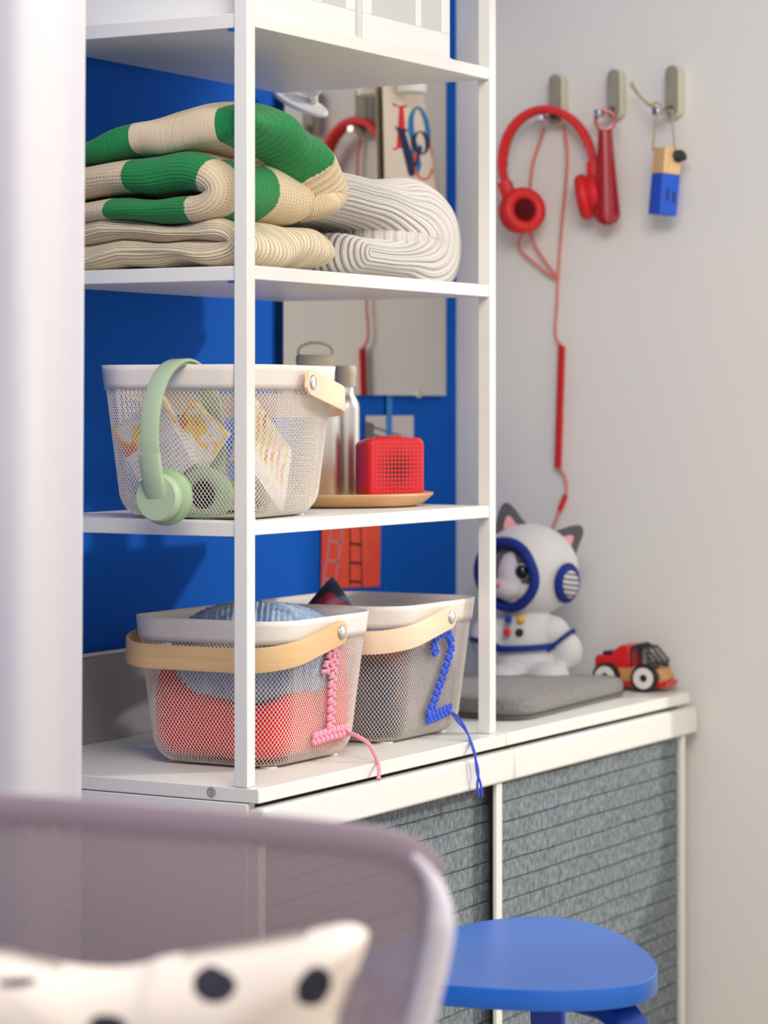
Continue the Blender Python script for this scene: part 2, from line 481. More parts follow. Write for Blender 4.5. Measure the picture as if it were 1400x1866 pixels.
b1c = Vector((.249, .149, s4)); b2c = Vector((.548, .149, s4)); b3c = Vector((.122, .118, s3))
bask1 = basket(b1c, 'cream wire basket with pink yarn number one, holding red and blue knits', -1, WOODH, .005)
bask2 = basket(b2c, 'cream wire basket with blue yarn number two, holding a plaid cloth', -1, WOODP, .004)
bask3 = basket(b3c, 'cream wire basket on the middle shelf with mint headphones hung over its rim', 1, WOODP, -.014)

bask3.rotation_euler.z = math.radians(8)
def face_pt(x, y, bc, out=.004):
    """point of the basket's front wall seen at x,y"""
    u = bc.y-BD/2
    for _ in range(12):
        p = at(x, y, u=u); h = max(.002, min(BH, p.z-bc.z))
        lx = p.x-bc.x; a = BW/2-inset(h); r = .055-inset(h)*.45
        dx = max(0, abs(lx)-(a-r)); cor = r-math.sqrt(max(0, r*r-min(dx, r*.98)**2))
        u = bc.y-BD/2+inset(h)+cor-out
    return at(x, y, u=u)
YPINK = mat('pink_yarn', (232, 150, 172), .9, sheen=.3, bump=(600, .4))
YBLUE = mat('blue_yarn', (30, 78, 208), .9, sheen=.3, bump=(600, .4))
def yarn(name, strokes, tail, m, bk, bc, wd, label, out=.005):
    g = G()
    for st in strokes:
        pts = smoothpath([face_pt(x, y, bc, out) for x, y in st], 6)
        L = [0]
        for a, b in zip(pts, pts[1:]): L.append(L[-1]+(b-a).length)
        n = int(L[-1]/.0052)
        for k in range(n+1):
            d = L[-1]*k/max(1, n); i = max(j for j in range(len(L)) if L[j] <= d+1e-9); i = min(i, len(pts)-2)
            p = pts[i].lerp(pts[i+1], (d-L[i])/max(1e-6, L[i+1]-L[i])); t = (pts[i+1]-pts[i]).normalized()
            c = t.cross(Vector((0, -1, 0))).normalized()
            for sgn in (-1, 1):
                e = p+c*sgn*wd*.30+t*.0012*sgn*(1 if k % 2 else -1)
                ax = (c*sgn*1+t*.55).normalized(); ay = Vector((0, -1, 0)); az = ax.cross(ay).normalized(); ay = az.cross(ax)
                R = Matrix((ax, ay, az)).transposed()
                g.ell(e, (wd*.42, .0034, .0030), R, 8, 6)
    for tl, r in tail: g.tube(smoothpath(tl, 8), r, 6)
    g.v = [(a-bc.x, b-bc.y, c-bc.z) for a, b, c in g.v]
    o = g.build(name, m, bk, smooth=True); o['label'] = label
fp = lambda x, y, o=.004: face_pt(x, y, b1c, o)
yarn('yarn_numeral', [[(606, 1184), (599, 1204), (593, 1224)], [(612, 1188), (606, 1240), (604, 1290), (602, 1332)], [(573, 1347), (600, 1338), (632, 1331)]],
     [([fp(632, 1334), at(650, 1341, u=.02), at(672, 1356, u=.0), at(686, 1382, u=-.014), at(691, 1402, u=-.026), at(690, 1420, u=-.03)], .0028)], YPINK, bask1, b1c, .0135, 'pink yarn numeral 1 with a loose tail')
fp2 = lambda x, y, o=.004: face_pt(x, y, b2c, o)
yarn('yarn_numeral', [[(795, 1190), (791, 1176), (796, 1160), (808, 1151), (820, 1160), (823, 1178), (816, 1205), (806, 1236), (792, 1276), (781, 1304)], [(780, 1310), (800, 1302), (820, 1292)]],
     [([fp2(822, 1296), at(836, 1308, u=.02), at(850, 1330, u=.0), at(862, 1365, u=-.026), at(872, 1405, u=-.03), at(870, 1430, u=-.031), at(872, 1452, u=-.031)], .0018),
      ([fp2(822, 1298), at(834, 1314, u=.018), at(852, 1336, u=-.002), at(865, 1370, u=-.029), at(869, 1405, u=-.032), at(876, 1428, u=-.033), at(879, 1452, u=-.033)], .0018)], YBLUE, bask2, b2c, .0125, 'blue yarn numeral 2 with a loose tail', .008)

# ------------------------------------------------------------------ knitwear helper: a thick sheet of cloth folded in profile
def sheet(centre, H, q0, q1, plane, m, R=.03, nq=44, scale=None, name='sweater', label='', cat='sweater', origin=None, nz=.004, seed=0, ns=14, rib=None, Rend=None):
    """centre: list of (p, z, h) centre-line with half thickness; swept along q from q0 to q1.
    plane 'tu': p runs along x and q along y ; 'ut': p runs along y and q along x"""
    C = smoothpath([(a, b, c) for a, b, c in centre], 9)
    n = len(C); g = G(); v = []; f = []; uv = []
    tang = []
    for i in range(n):
        d = Vector((C[min(i+1, n-1)].x-C[max(i-1, 0)].x, C[min(i+1, n-1)].y-C[max(i-1, 0)].y)); tang.append(d.normalized())
    ring = []
    capn = 8
    for i in range(n): ring.append((i, 1, 0))
    for k in range(1, capn): ring.append((n-1, math.cos(PI*k/capn), math.sin(PI*k/capn)))
    for i in range(n-1, -1, -1): ring.append((i, -1, 0))
    for k in range(1, capn): ring.append((0, -math.cos(PI*k/capn), -math.sin(PI*k/capn)))
    L = [0]
    base = []
    for (i, s, e) in ring:
        c = C[i]; t = tang[i]; nn = Vector((-t.y, t.x)); base.append((Vector((c.x, c.y)), nn*s+t*e, c.z))
    for i in range(1, len(base)):
        L.append(L[-1]+((base[i][0]+base[i][1]*base[i][2])-(base[i-1][0]+base[i-1][1]*base[i-1][2])).length)
    LP = L[:n]
    nr = len(ring)
    R0 = R; R1 = Rend or R
    for j in range(nq+1):
        # cosine spacing towards both ends
        w = .5-.5*math.cos(PI*j/nq); q = q0+(q1-q0)*w
        k = 1.0
        if q-q0 < R0: k = math.sqrt(max(0, 1-(1-(q-q0)/R0)**2))
        if q1-q < R1: k = min(k, math.sqrt(max(0, 1-(1-(q1-q)/R1)**2)))
        k = max(k, .03)
        arc = q
        if q-q0 < R0: arc = q0+R0-R0*(PI/2-math.acos(max(-1, min(1, 1-(q-q0)/R0))))
        elif q1-q < R1: arc = q1-R1+R1*(PI/2-math.acos(max(-1, min(1, 1-(q1-q)/R1))))
        for i, (c, nn, h) in enumerate(base):
            hh = h*k
            if rib and j not in (0, nq): hh += rib[1]*(abs(math.sin(PI*arc/rib[0]))**.6-.6)*(.35+.65*k)
            p = c+nn*hh
            P3 = Vector((p.x, q, p.y)) if plane == 'tu' else Vector((q, p.x, p.y))
            if scale: P3 = Vector(scale(P3))
            o3 = Vector((noise.noise(P3*ns+Vector((seed, 0, 0))), noise.noise(P3*ns+Vector((0, seed+9, 0))), noise.noise(P3*ns+Vector((0, 0, seed+5)))))
            v.append(P3+o3*nz); uv.append((LP[ring[i][0]], arc))
    for j in range(nq):
        for i in range(nr):
            i2 = (i+1) % nr; f.append((j*nr+i, j*nr+i2, (j+1)*nr+i2, (j+1)*nr+i))
    f.append(tuple(range(nr))[::-1]); f.append(tuple(nq*nr+i for i in range(nr)))
    g.add(v, f, uv)
    return g

GREENK = knit('green_cream_checked_knit', (222, 202, 168), (0, 128, 62), cell=(.125, .088), off=(.235, .035), stitch=.0045, hole=(120, 92, 60), holes=.5)
CREAMK = knit('cream_rib_knit', (238, 220, 186), rib=.008, stitch=.004, hole=(170, 140, 100), holes=.25)
GREYK = knit('pale_grey_rib_knit', (208, 202, 196), rib=.0115, stitch=.003, hole=(140, 130, 120), holes=.12)

# cream jumper under the checked one
z0 = s2+.001
g = sheet([(.34, z0+.016, .015), (.14, z0+.016, .015), (.060, z0+.017, .0155), (.038, z0+.029, .0135), (.060, z0+.042, .0145), (.14, z0+.044, .015), (.34, z0+.044, .015)],
          None, .022, .262, 'ut', CREAMK, R=.035, nz=.012, seed=3, ns=16, scale=lambda p: (p.x, p.y, max(z0, z0+(p.z-z0)*(1 if p.x < .2 else 1-(p.x-.2)*1.2))))
o = g.build('sweater', CREAMK, smooth=True); tag(o, 'cream ribbed sweater folded flat at the bottom of the stack on the upper shelf', 'sweater', 'folded sweaters on the upper shelf')
# checked jumper
z1 = z0+.058
def dome(p):
    x, y, z = p; h = z-z1
    k = 1.0 - .30*max(0, (y-.10)/.24)**1.2
    return (x, y, z1+h*k)
gA = sheet([(.36, z1+.018, .017), (.16, z1+.016, .016), (.085, z1+.017, .017), (.060, z1+.036, .019), (.082, z1+.056, .021), (.16, z1+.064, .024), (.36, z1+.066, .025)],
           None, .012, .245, 'ut', GREENK, R=.030, nz=.006, seed=11, scale=dome)
gB = sheet([(.045, z1+.113, .020), (.10, z1+.116, .030), (.16, z1+.108, .034), (.225, z1+.078, .036), (.262, z1+.047, .033), (.245, z1+.026, .022)],
           None, .012, .33, 'tu', GREENK, R=.07, nz=.008, seed=5, scale=dome)
gB2 = sheet([(.05, z1+.112, .022), (.018, z1+.090, .012)], None, .05, .33, 'tu', GREENK, R=.05, nz=.004, seed=5, scale=dome)
g = G(); g.add(gA.v, gA.f, [gA.uv[i] for i in range(len(gA.v))]); g.add(gB.v, gB.f, [((gB.uv[i][1]-.066)+5*.125-.235, (gB.uv[i][0]-.20)*.42+4*.088-.035) for i in range(len(gB.v))])
o = g.build('sweater', GREENK, smooth=True); tag(o, 'thick green and cream checked knit sweater folded on top of the cream one', 'sweater', 'folded sweaters on the upper shelf')
# pale grey ribbed jumper
g = sheet([(.34, z0+.030, .029), (.40, z0+.030, .029), (.455, z0+.036, .042), (.492, z0+.046, .085), (.508, z0+.064, .122), (.492, z0+.084, .090), (.455, z0+.096, .055), (.38, z0+.106, .036), (.27, z0+.108, .033)],
          None, .022, .33, 'tu', GREYK, R=.065, nz=.002, seed=21, rib=(.0115, .0034), nq=240, Rend=.04,
          scale=lambda p: (p.x if p.x < .36 else .36+(p.x-.36)*1.13, p.y, max(z0, p.z if p.x < .3 else z0+(p.z-z0)*(1-.5*max(0, p.x-.30)))))
o = g.build('sweater', GREYK, smooth=True); tag(o, 'pale grey ribbed sweater rolled beside the checked stack, right end of the shelf', 'sweater', 'folded sweaters on the upper shelf')

# ------------------------------------------------------------------ storage boxes on the top shelf
FAB = mat('white_box_fabric', (232, 231, 228), .85, bump=(500, .15))
WIN = bpy.data.materials.new('box_mesh_window'); WIN.use_nodes = True
nt = WIN.node_tree; b = nt.nodes['Principled BSDF']; b.inputs['Base Color'].default_value = lin((214, 214, 214)); b.inputs['Roughness'].default_value = .8; b.inputs['Alpha'].default_value = .82
for (x0, x1, lab) in ((.034, .279, 'white fabric storage box with pale mesh window, nearest the corner post on top shelf'), (.300, .537, 'white fabric storage box with mesh window, further right on the top shelf')):
    bx = thing('storage_box', lab, 'box', (x0, .012, s1), 0, 'fabric boxes on the top shelf')
    w_ = x1-x0; d = .31; h = .17; k = .004
    g = G()
    for y in (0, d-k):
        g.box(0, w_, y, y+k, .001, .036); g.box(0, w_, y, y+k, h-.03, h); g.box(0, .022, y, y+k, .036, h-.03); g.box(w_-.022, w_, y, y+k, .036, h-.03)
        g.box(w_*.60, w_*.60+.014, y, y+k, .036, h-.03)
    for x in (0, w_-k): g.box(x, x+k, k, d-k, .001, h)
    g.box(k, w_-k, k, d-k, .001, .005)
    g.build('box_body', FAB, bx, bevel=.001)
    G().box(.02, w_-.02, .0015, .0025, .03, h-.028).build('mesh_window', WIN, bx)
    G().tube([(0, -.001, .002), (w_, -.001, .002)], .0015).build('piping', FAB, bx)
    G().box(-.002, w_+.002, -.002, d+.002, h, h+.006).build('lid', FAB, bx, bevel=.002)

# ------------------------------------------------------------------ on the blue wall: mirror, card, pictures
MIR = mat('mirror_glass', (225, 222, 214), .02, 1)
mr = thing('wall_mirror', 'frameless rectangular mirror on the blue wall behind the shelves', 'mirror', (.755, B, 1.108))
G().box(0, .518, -.012, -.002, 0, .62).build('backing', mat('mirror_edge', (40, 60, 90), .5), mr)
G().box(.0, .518, -.0135, -.0125, 0, .62).build('mirror_pane', MIR, mr)
for x, z in ((.10, -.004), (.42, -.004), (.10, .612), (.42, .612)):
    G().box(x-.008, x+.008, -.017, -.001, z, z+.012).build('clip', STEEL, mr, bevel=.001)

# LOVE card in front of the mirror
CARD = mat('card_stock', (228, 214, 196), .8)
def card():
    u = B-.02
    o = thing('greeting_card', 'tall cream card with overlapping coloured LOVE letters, on the mirror', 'card', (1.08, u, 1.36))
    org = o.location
    A = at(697, 146, u=u); Bq = at(702, 385, u=u); Cq = at(801, 385, u=u); D = at(772, 146, u=u)
    n = 12; v = []; f = []; F = []
    def S(a, b, off=0):
        p = (A*(1-a)+D*a)*(1-b)+(Bq*(1-a)+Cq*a)*b
        return Vector((p.x, p.y-.006*math.sin(a*PI)-off, p.z))-org
    for j in range(n+1):
        for i in range(n+1): v.append(S(i/n, j/n))
    for j in range(n):
        for i in range(n): a = j*(n+1)+i; f.append((a, a+1, a+n+2, a+n+1))
    G().add(v, f).build('paper', CARD, o, smooth=True, solid=.0008)
    cr, cb, cn, co = [mat('ink_'+k, c, .7) for k, c in (('red', (214, 40, 40)), ('blue', (20, 120, 180)), ('navy', (28, 36, 78)), ('orange', (226, 88, 48)))]
    u2 = u
    # letters in pixel outline read off the card, laid on its surface
    def L(px, py):
        p = at(px, py, u=u2)
        lo = min(max((py-146)/239, 0), 1)
        xl = 697+5*lo; xr = 772+29*lo; a = (px-xl)/(xr-xl)
        return S(a, lo, .0008)
    def letter(polys, m, off, nm):
        g = G()
        for poly in polys:
            pts = [L(*p) for p in poly]; g.add([(p.x, p.y-off, p.z) for p in pts], [tuple(range(len(pts)))])
        g.build(nm, m, o)
    def ringquads(cx, cy, rx, ry, ix, iy, a0=0, a1=360, tilt=-8, n=40):
        out = []; t = math.radians(tilt)
        def pt(r1, r2, a, sx=0): 
            x, y = r1*math.cos(a), r2*math.sin(a); return (cx+x*math.cos(t)-y*math.sin(t), cy+x*math.sin(t)+y*math.cos(t))
        for k in range(n):
            a, b = math.radians(a0+(a1-a0)*k/n), math.radians(a0+(a1-a0)*(k+1)/n)
            out.append([pt(rx, ry, a), pt(rx, ry, b), pt(ix, iy, b), pt(ix, iy, a)])
        return out
    letter([[(711, 188), (736, 192), (735, 195), (729, 196), (734, 270), (718, 270), (722, 196), (712, 192)],
            [(712, 270), (734, 266), (786, 272), (781, 256), (789, 286), (760, 282), (713, 274)]], cr, .0, 'letter')
    letter(ringquads(760, 238, 23, 44, 12, 40), cb, .0004, 'letter')
    letter([[(738, 272), (754, 272), (762, 300), (754, 322), (740, 272)]], cb, .0006, 'letter')
    letter([[(714, 231), (736, 236), (734, 240), (731, 240), (748, 296), (758, 262), (764, 270), (746, 322), (738, 320), (720, 240)]], cn, .0008, 'letter')
    letter(ringquads(761, 260, 20, 21, 10, 19), cn, .0010, 'letter')
    letter(ringquads(766, 300, 22, 28, 17, 25, 20, 210)+[[(744, 290), (748, 276), (752, 276), (750, 296)]], co, .0007, 'letter')
card()

PAPER = mat('photo_paper', (190, 184, 186), .7)
o = thing('photo_print', 'small grey striped picture taped low on the blue wall above red speaker', 'picture', (1.10, B-.002, 1.0))
G().box(-.078, .080, -.001, 0, -.045, .075).build('print', PAPER, o)
g = G()
for k in range(7):
    z = .062-k*.012
    g.add([(-.074, -.0014, z), (.078, -.0014, z-.026), (.078, -.0014, z-.029), (-.074, -.0014, z-.004)], [(0, 1, 2, 3)])
g.add([(-.078, -.0013, .066), (-.052, -.0013, .062), (-.052, -.0013, -.045), (-.078, -.0013, -.045)], [(0, 1, 2, 3)])
g.build('stripes', mat('print_grey', (96, 94, 98), .7), o)
G().box(-.012, .006, -.0022, -.0016, .03, .108).build('tape', mat('blue_tape', (22, 120, 190), .6), o).location = (0, 0, 0)
REDP = mat('red_paper', (226, 66, 42), .7, mottle=((236, 92, 48), (6, 6, 6), .4, .7))
o = thing('drawing', 'red paper drawing with two ladders pinned on the blue wall', 'picture', (.975, B-.002, .80), rot=(0, math.radians(2), 0))
G().box(-.092, .092, -.001, 0, .002, .145).build('sheet_of_paper', REDP, o)
g = G()
def bar(a, b, w):
    d = Vector((b[0]-a[0], b[1]-a[1])).normalized(); n = Vector((-d.y, d.x))*w/2
    g.add([(a[0]+n.x, -.0014, a[1]+n.y), (b[0]+n.x, -.0014, b[1]+n.y), (b[0]-n.x, -.0014, b[1]-n.y), (a[0]-n.x, -.0014, a[1]-n.y)], [(0, 1, 2, 3)])
bar((-.004, .004), (-.008, .142), .004); bar((.034, .002), (.024, .142), .004)
for k in range(5): bar((-.005, .012+k*.03), (.032, .010+k*.03), .004)
g.build('ladder', mat('ink_dark', (70, 30, 36), .8), o)
g = G(); bar((-.090, .004), (-.052, .142), .005); bar((-.052, .004), (-.020, .142), .005)
for k in range(5): bar((-.080+k*.008, .016+k*.03), (-.046+k*.008, .014+k*.03), .004)
g.build('ladder', mat('ink_pale', (180, 130, 140), .8), o)
# perforated strip along the back
PERF = mat('perforated_grey_metal', (150, 148, 150), .6)
nt = PERF.node_tree; b = nt.nodes['Principled BSDF']
tc = nt.nodes.new('ShaderNodeTexCoord'); sp = nt.nodes.new('ShaderNodeSeparateXYZ'); nt.links.new(tc.outputs['Object'], sp.inputs[0])
a = M_(nt, 'SINE', M_(nt, 'MULTIPLY', M_(nt, 'ADD', sp.outputs[0], sp.outputs[2]), 2*PI/.005)); c = M_(nt, 'SINE', M_(nt, 'MULTIPLY', M_(nt, 'SUBTRACT', sp.outputs[0], sp.outputs[2]), 2*PI/.005))
hole = M_(nt, 'GREATER_THAN', M_(nt, 'MULTIPLY', a, c), .35)
nt.links.new(mixc(nt, hole, lin((176, 172, 172)), lin((92, 92, 98))), b.inputs['Base Color'])
o = thing('perforated_rail', 'low grey perforated metal strip standing along the blue wall behind the baskets', 'strip', (0, B-.008, s4+.0005))
G().box(-.55, .70, .0, .002, 0, .118).build('panel', PERF, o); G().box(-.55, .70, -.003, .004, .1185, .123).build('top_lip', WHITE, o, bevel=.001)

# clip and lamp under the top shelf
WPL = mat('white_plastic', (232, 230, 226), .35)
o = thing('clamp', 'white plastic clamp gripping the back edge of the top shelf', 'clamp', at(545, 185, u=.375), YAW)
g = G(); pl = [(.045*math.cos(a)*(1.0), .020*math.sin(a)) for a in [2*PI*k/28 for k in range(28)]]
g.prism(pl, 'z', -.003, .004)
q = g.build('lower_jaw', WPL, o, bevel=.002); q.rotation_euler = (math.radians(38), math.radians(24), 0); q.location = (.002, 0, -.002)
G().box(-.006, .006, -.006, .006, -.0, .034).build('stem', WPL, o, bevel=.003).location = (.022, .004, -.004)
G().prism([(-.014, .030), (-.012, .016), (0, .006), (.014, .016), (.016, .030), (.008, .030), (.003, .018), (-.005, .018), (-.008, .030)], 'y', -.004, .004).build('spring_fork', WPL, o, bevel=.001).location = (.018, .0, -.004)
G().tube(smoothpath([(-.022, 0, -.004), (-.024, .004, -.04), (-.030, .004, -.075), (-.040, .004, -.12)], 6), .0012, 6).build('cord', mat('grey_cord', (150, 150, 150), .6), o)
o = thing('spotlight', 'small white round spotlight head showing just under the top shelf, before the card', 'lamp', at(750, 158, u=.38), YAW)
G().lathe([(.0235, -.010), (.025, -.007), (.025, .02), (.015, .028)], 32).build('lamp_head', WPL, o, smooth='auto')
G().lathe([(.020, -.0105), (.0005, -.0102)], 32).build('lens', mat('frosted_lens', (214, 212, 208), .3), o)
G().tube([(0, 0, .028), (0, 0, .06)], .006).build('arm', WPL, o)

# ------------------------------------------------------------------ middle shelf: basket contents, tray, bottles, speaker
def packet_mat(name, stripes):
    m = mat(name, (236, 232, 226), .6); nt = m.node_tree; b = nt.nodes['Principled BSDF']
    tc = nt.nodes.new('ShaderNodeTexCoord'); s = nt.nodes.new('ShaderNodeSeparateXYZ'); nt.links.new(tc.outputs['Object'], s.inputs[0])
    n = nt.nodes.new('ShaderNodeTexNoise'); n.inputs['Scale'].default_value = 35; nt.links.new(tc.outputs['Object'], n.inputs['Vector'])
    wv = M_(nt, 'SINE', M_(nt, 'ADD', M_(nt, 'MULTIPLY', s.outputs[0], 2*PI/.016), M_(nt, 'MULTIPLY', n.outputs[0], 7)))
    f = M_(nt, 'MULTIPLY', M_(nt, 'GREATER_THAN', wv, .2), M_(nt, 'GREATER_THAN', s.outputs[2], stripes))
    c = mixc(nt, M_(nt, 'GREATER_THAN', n.outputs[0], .56), lin((244, 196, 50)), lin((222, 120, 30)))
    txt = M_(nt, 'MULTIPLY', M_(nt, 'GREATER_THAN', M_(nt, 'SINE', M_(nt, 'MULTIPLY', s.outputs[2], 2*PI/.006)), .55), M_(nt, 'LESS_THAN', s.outputs[2], stripes-.012))
    base = mixc(nt, M_(nt, 'MULTIPLY', txt, .45), lin((232, 226, 222)), lin((120, 110, 110)))
    nt.links.new(mixc(nt, f, base, c), b.inputs['Base Color'])
    return m
PK1 = packet_mat('yellow_striped_packet', .008); PK2 = packet_mat('yellow_white_packet', -.02)
def packet(loc, size, rot, m, label):
    o = G().box(-size[0]/2, size[0]/2, -size[1]/2, size[1]/2, -size[2]/2, size[2]/2).build('packet', m, bevel=.002)
    o.location = loc; o.rotation_euler = [math.radians(a) for a in rot]
    tag(o, label, 'packet', 'paper packets in the middle basket')
zb = s3+.006
packet((.040, .160, zb+.083), (.016, .085, .100), (-32, 0, 0), PK1, 'tilted white packet with yellow top leaning behind the mint headphone cup')
packet((.052, .112, zb+.086), (.014, .066, .085), (38, 0, 0), PK1, 'second tilted white packet with printed lines, right of the first in basket')
packet((.152, .075, zb+.070), (.120, .020, .105), (-14, 38, 0), PK2, 'slanting yellow and white packet at the right side of the middle basket')
packet((.150, .125, zb+.020), (.105, .075, .034), (0, 0, 6), PK2, 'yellow and white packet lying flat on the bottom of the middle basket')

def headphones(name, label, loc, rot, shell, pad, hw=.082, top=.165, bw=.024, bth=.0045, cup=.029, padhole=BLACK, cup_in=.052, pad_r=.034, padth=.017, swivel=(0, 0)):
    o = thing(name, label, 'headphones', loc, rot=rot)
    pts = []
    n = 40
    for i in range(n+1):
        a = PI*i/n
        x = -hw*math.cos(a); z = .062+(top-.062)*math.sin(a)**.92 if 0 < i < n else .062
        pts.append((x, 0, z))
    # lower arms curve in to the cups
    left = smoothpath([(-cup_in-.014, 0, .0), (-hw*.93, 0, .028), (-hw, 0, .062)], 6)[:-1]
    right = [Vector((-p.x, p.y, p.z)) for p in left][::-1]
    band = left+[Vector(p) for p in pts]+right
    G().strip(band[4:-4], (0, 1, 0), bw, bth).build('headband', shell, o, smooth='auto')
    inner = [Vector((p.x*.955, p.y, p.z-.004*(1 if p.z > .1 else 0))) for p in band[14:-14]]
    G().strip(inner, (0, 1, 0), bw*.8, bth*.8).build('band_cushion', pad, o, smooth='auto')
    for sg in (-1, 1):
        arm = [Vector((p.x*-sg*1.03, p.y, p.z)) for p in band[:11]]
        G().strip(arm, (0, 1, 0), bw*1.12, bth*2.0).build('slider_arm', shell, o, smooth='auto')
        c = 0; sw = Matrix.Rotation(math.radians(swivel[0 if sg < 0 else 1]), 4, 'Z'); n0 = len(COL.objects)
        G().lathe([(.0005, sg*.020), (cup*.93, sg*.020), (cup, sg*.0175), (cup, sg*.006), (cup*.9, sg*.002)], 40, (c, 0, 0), 'x').build('ear_cup', shell, o, smooth='auto')
        G().lathe([(cup*.9, sg*.003), (pad_r, sg*.0), (pad_r*1.02, -sg*padth*.3), (pad_r*.97, -sg*padth*.75), (pad_r*.82, -sg*padth), (pad_r*.6, -sg*padth*.92), (pad_r*.5, -sg*padth*.6)], 40, (c, 0, 0), 'x', caps=False).build('ear_cushion', pad, o, smooth=True)
        G().lathe([(pad_r*.52, 0), (.0004, 0)], 24, (c-sg*padth*.62, 0, 0), 'x').build('ear_mesh', padhole, o)
        for q in list(COL.objects)[n0:]: q.location = (sg*cup_in, 0, 0); q.rotation_euler = sw.to_euler()
    return o
headphones('headphones', 'mint green headphones hung over the rim of the middle basket', (-.004, .086, s3+.030), (math.radians(-2), 0, math.radians(4)), MINT, MINTD)

tr = thing('tray', 'round pale wooden tray under the speaker and steel bottles', 'tray', (.520, .180, s3))
G().lathe([(.0005, .001), (.108, .001), (.118, .004), (.132, .016), (.133, .019), (.130, .0195), (.116, .009), (.0005, .0085)], 72, caps=False).build('tray_dish', TRAYW, tr, smooth=True)
zt = s3+.0092
def bottle(loc, r, h, label, loop):
    b = thing('steel_bottle', label, 'bottle', loc, YAW, 'steel bottles on the tray')
    G().lathe([(r*.9, 0), (r, .004), (r, h*.80), (r*.95, h*.85), (r*.78, h*.90), (r*.62, h*.93), (r*.60, h)], 48).build('flask', BRUSH, b, smooth='auto')
    G().lathe([(r*.68, h), (r*.72, h+.001), (r*.72, h+.017), (r*.76, h+.018), (r*.76, h+.027), (r*.70, h+.030), (.0005, h+.030)], 40).build('cap', BEIGE, b, smooth='auto')
    if loop:
        pts = [(.024*math.cos(a), 0, h+.034+.013*math.sin(a)) for a in [2*PI*k/36 for k in range(36)]]
        G().strip([Vector(p) for p in pts], (0, 1, 0), .009, .004, closed=True).build('carry_loop', BEIGE, b, smooth='auto')
bottle((.600, .216, zt), .0205, .158, 'slim brushed steel bottle with beige screw cap beside the red speaker', False)
bottle((.500, .206, zt), .036, .172, 'wider steel bottle with beige loop lid, half behind the basket handle', True)
# red speaker
SPR = mat('red_speaker_grille', (222, 36, 44), .42)
nt = SPR.node_tree; b = nt.nodes['Principled BSDF']
tc = nt.nodes.new('ShaderNodeTexCoord'); s = nt.nodes.new('ShaderNodeSeparateXYZ'); nt.links.new(tc.outputs['Object'], s.inputs[0])
pit = .0057
fx = M_(nt, 'SUBTRACT', M_(nt, 'FRACT', M_(nt, 'DIVIDE', M_(nt, 'ADD', s.outputs[0], pit*10.5), pit)), .5)
fz = M_(nt, 'SUBTRACT', M_(nt, 'FRACT', M_(nt, 'DIVIDE', M_(nt, 'ADD', M_(nt, 'SUBTRACT', s.outputs[2], .043), pit*10.5), pit)), .5)
rad = M_(nt, 'SQRT', M_(nt, 'ADD', M_(nt, 'MULTIPLY', fx, fx), M_(nt, 'MULTIPLY', fz, fz)))
dz = M_(nt, 'SUBTRACT', s.outputs[2], .043)
cr_ = M_(nt, 'MAXIMUM', M_(nt, 'ABSOLUTE', s.outputs[0]), M_(nt, 'ABSOLUTE', dz))
dist = M_(nt, 'SQRT', M_(nt, 'ADD', M_(nt, 'MULTIPLY', s.outputs[0], s.outputs[0]), M_(nt, 'MULTIPLY', dz, dz)))
hr = M_(nt, 'MAXIMUM', M_(nt, 'SUBTRACT', .42, M_(nt, 'MULTIPLY', dist, 5.0)), .13)
inn = M_(nt, 'MULTIPLY', M_(nt, 'LESS_THAN', rad, hr), M_(nt, 'LESS_THAN', cr_, pit*6.4))
dk = M_(nt, 'MINIMUM', 1, M_(nt, 'MAXIMUM', .45, M_(nt, 'SUBTRACT', 1.5, M_(nt, 'MULTIPLY', dist, 32))))
nt.links.new(mixc(nt, M_(nt, 'MULTIPLY', inn, dk), lin((226, 44, 54)), lin((30, 4, 8))), b.inputs['Base Color'])
spk = thing('speaker', 'red cube speaker with dotted grille on the wooden tray', 'speaker', (.580, .134, zt), YAW+math.radians(25))
def rsq(a, r, n=6):
    out = []
    for cx, cz, s0 in ((a-r, a-r, 0), (-a+r, a-r, 90), (-a+r, -a+r, 180), (a-r, -a+r, 270)):
        for k in range(n+1): q = math.radians(s0+90*k/n); out.append((cx+r*math.cos(q), cz+r*math.sin(q)))
    return out
g = G(); lay = [(.039, .0), (.0415, .0015), (.043, .006), (.043, .018), (.040, .054), (.037, .060)]; vs = []; fs = []
rg = [rsq(a, a*.22) for a, y in lay]; n = len(rg[0])
for (a, y), pr in zip(lay, rg):
    zc = .043 if y < .02 else .043-(.042-a)*.9
    for p in pr: vs.append((p[0], y, zc+p[1]))
for j in range(len(lay)-1):
    for i in range(n): i2 = (i+1) % n; fs.append((j*n+i, j*n+i2, (j+1)*n+i2, (j+1)*n+i))
fs.append(tuple((len(lay)-1)*n+i for i in range(n)))
g.add(vs, fs); g.build('housing', mat('red_speaker_body', (222, 40, 50), .4), spk, smooth='auto').location = (0, -.03, 0)
g = G(); pr = rsq(.0392, .0392*.2); g.add([(p[0], 0, .043+p[1]) for p in pr], [tuple(range(n))]); g.build('grille', SPR, spk).location = (0, -.0302, 0)
G().box(-.02, .02, -.012, .004, .0855, .0885).build('buttons', RED, spk, bevel=.002)

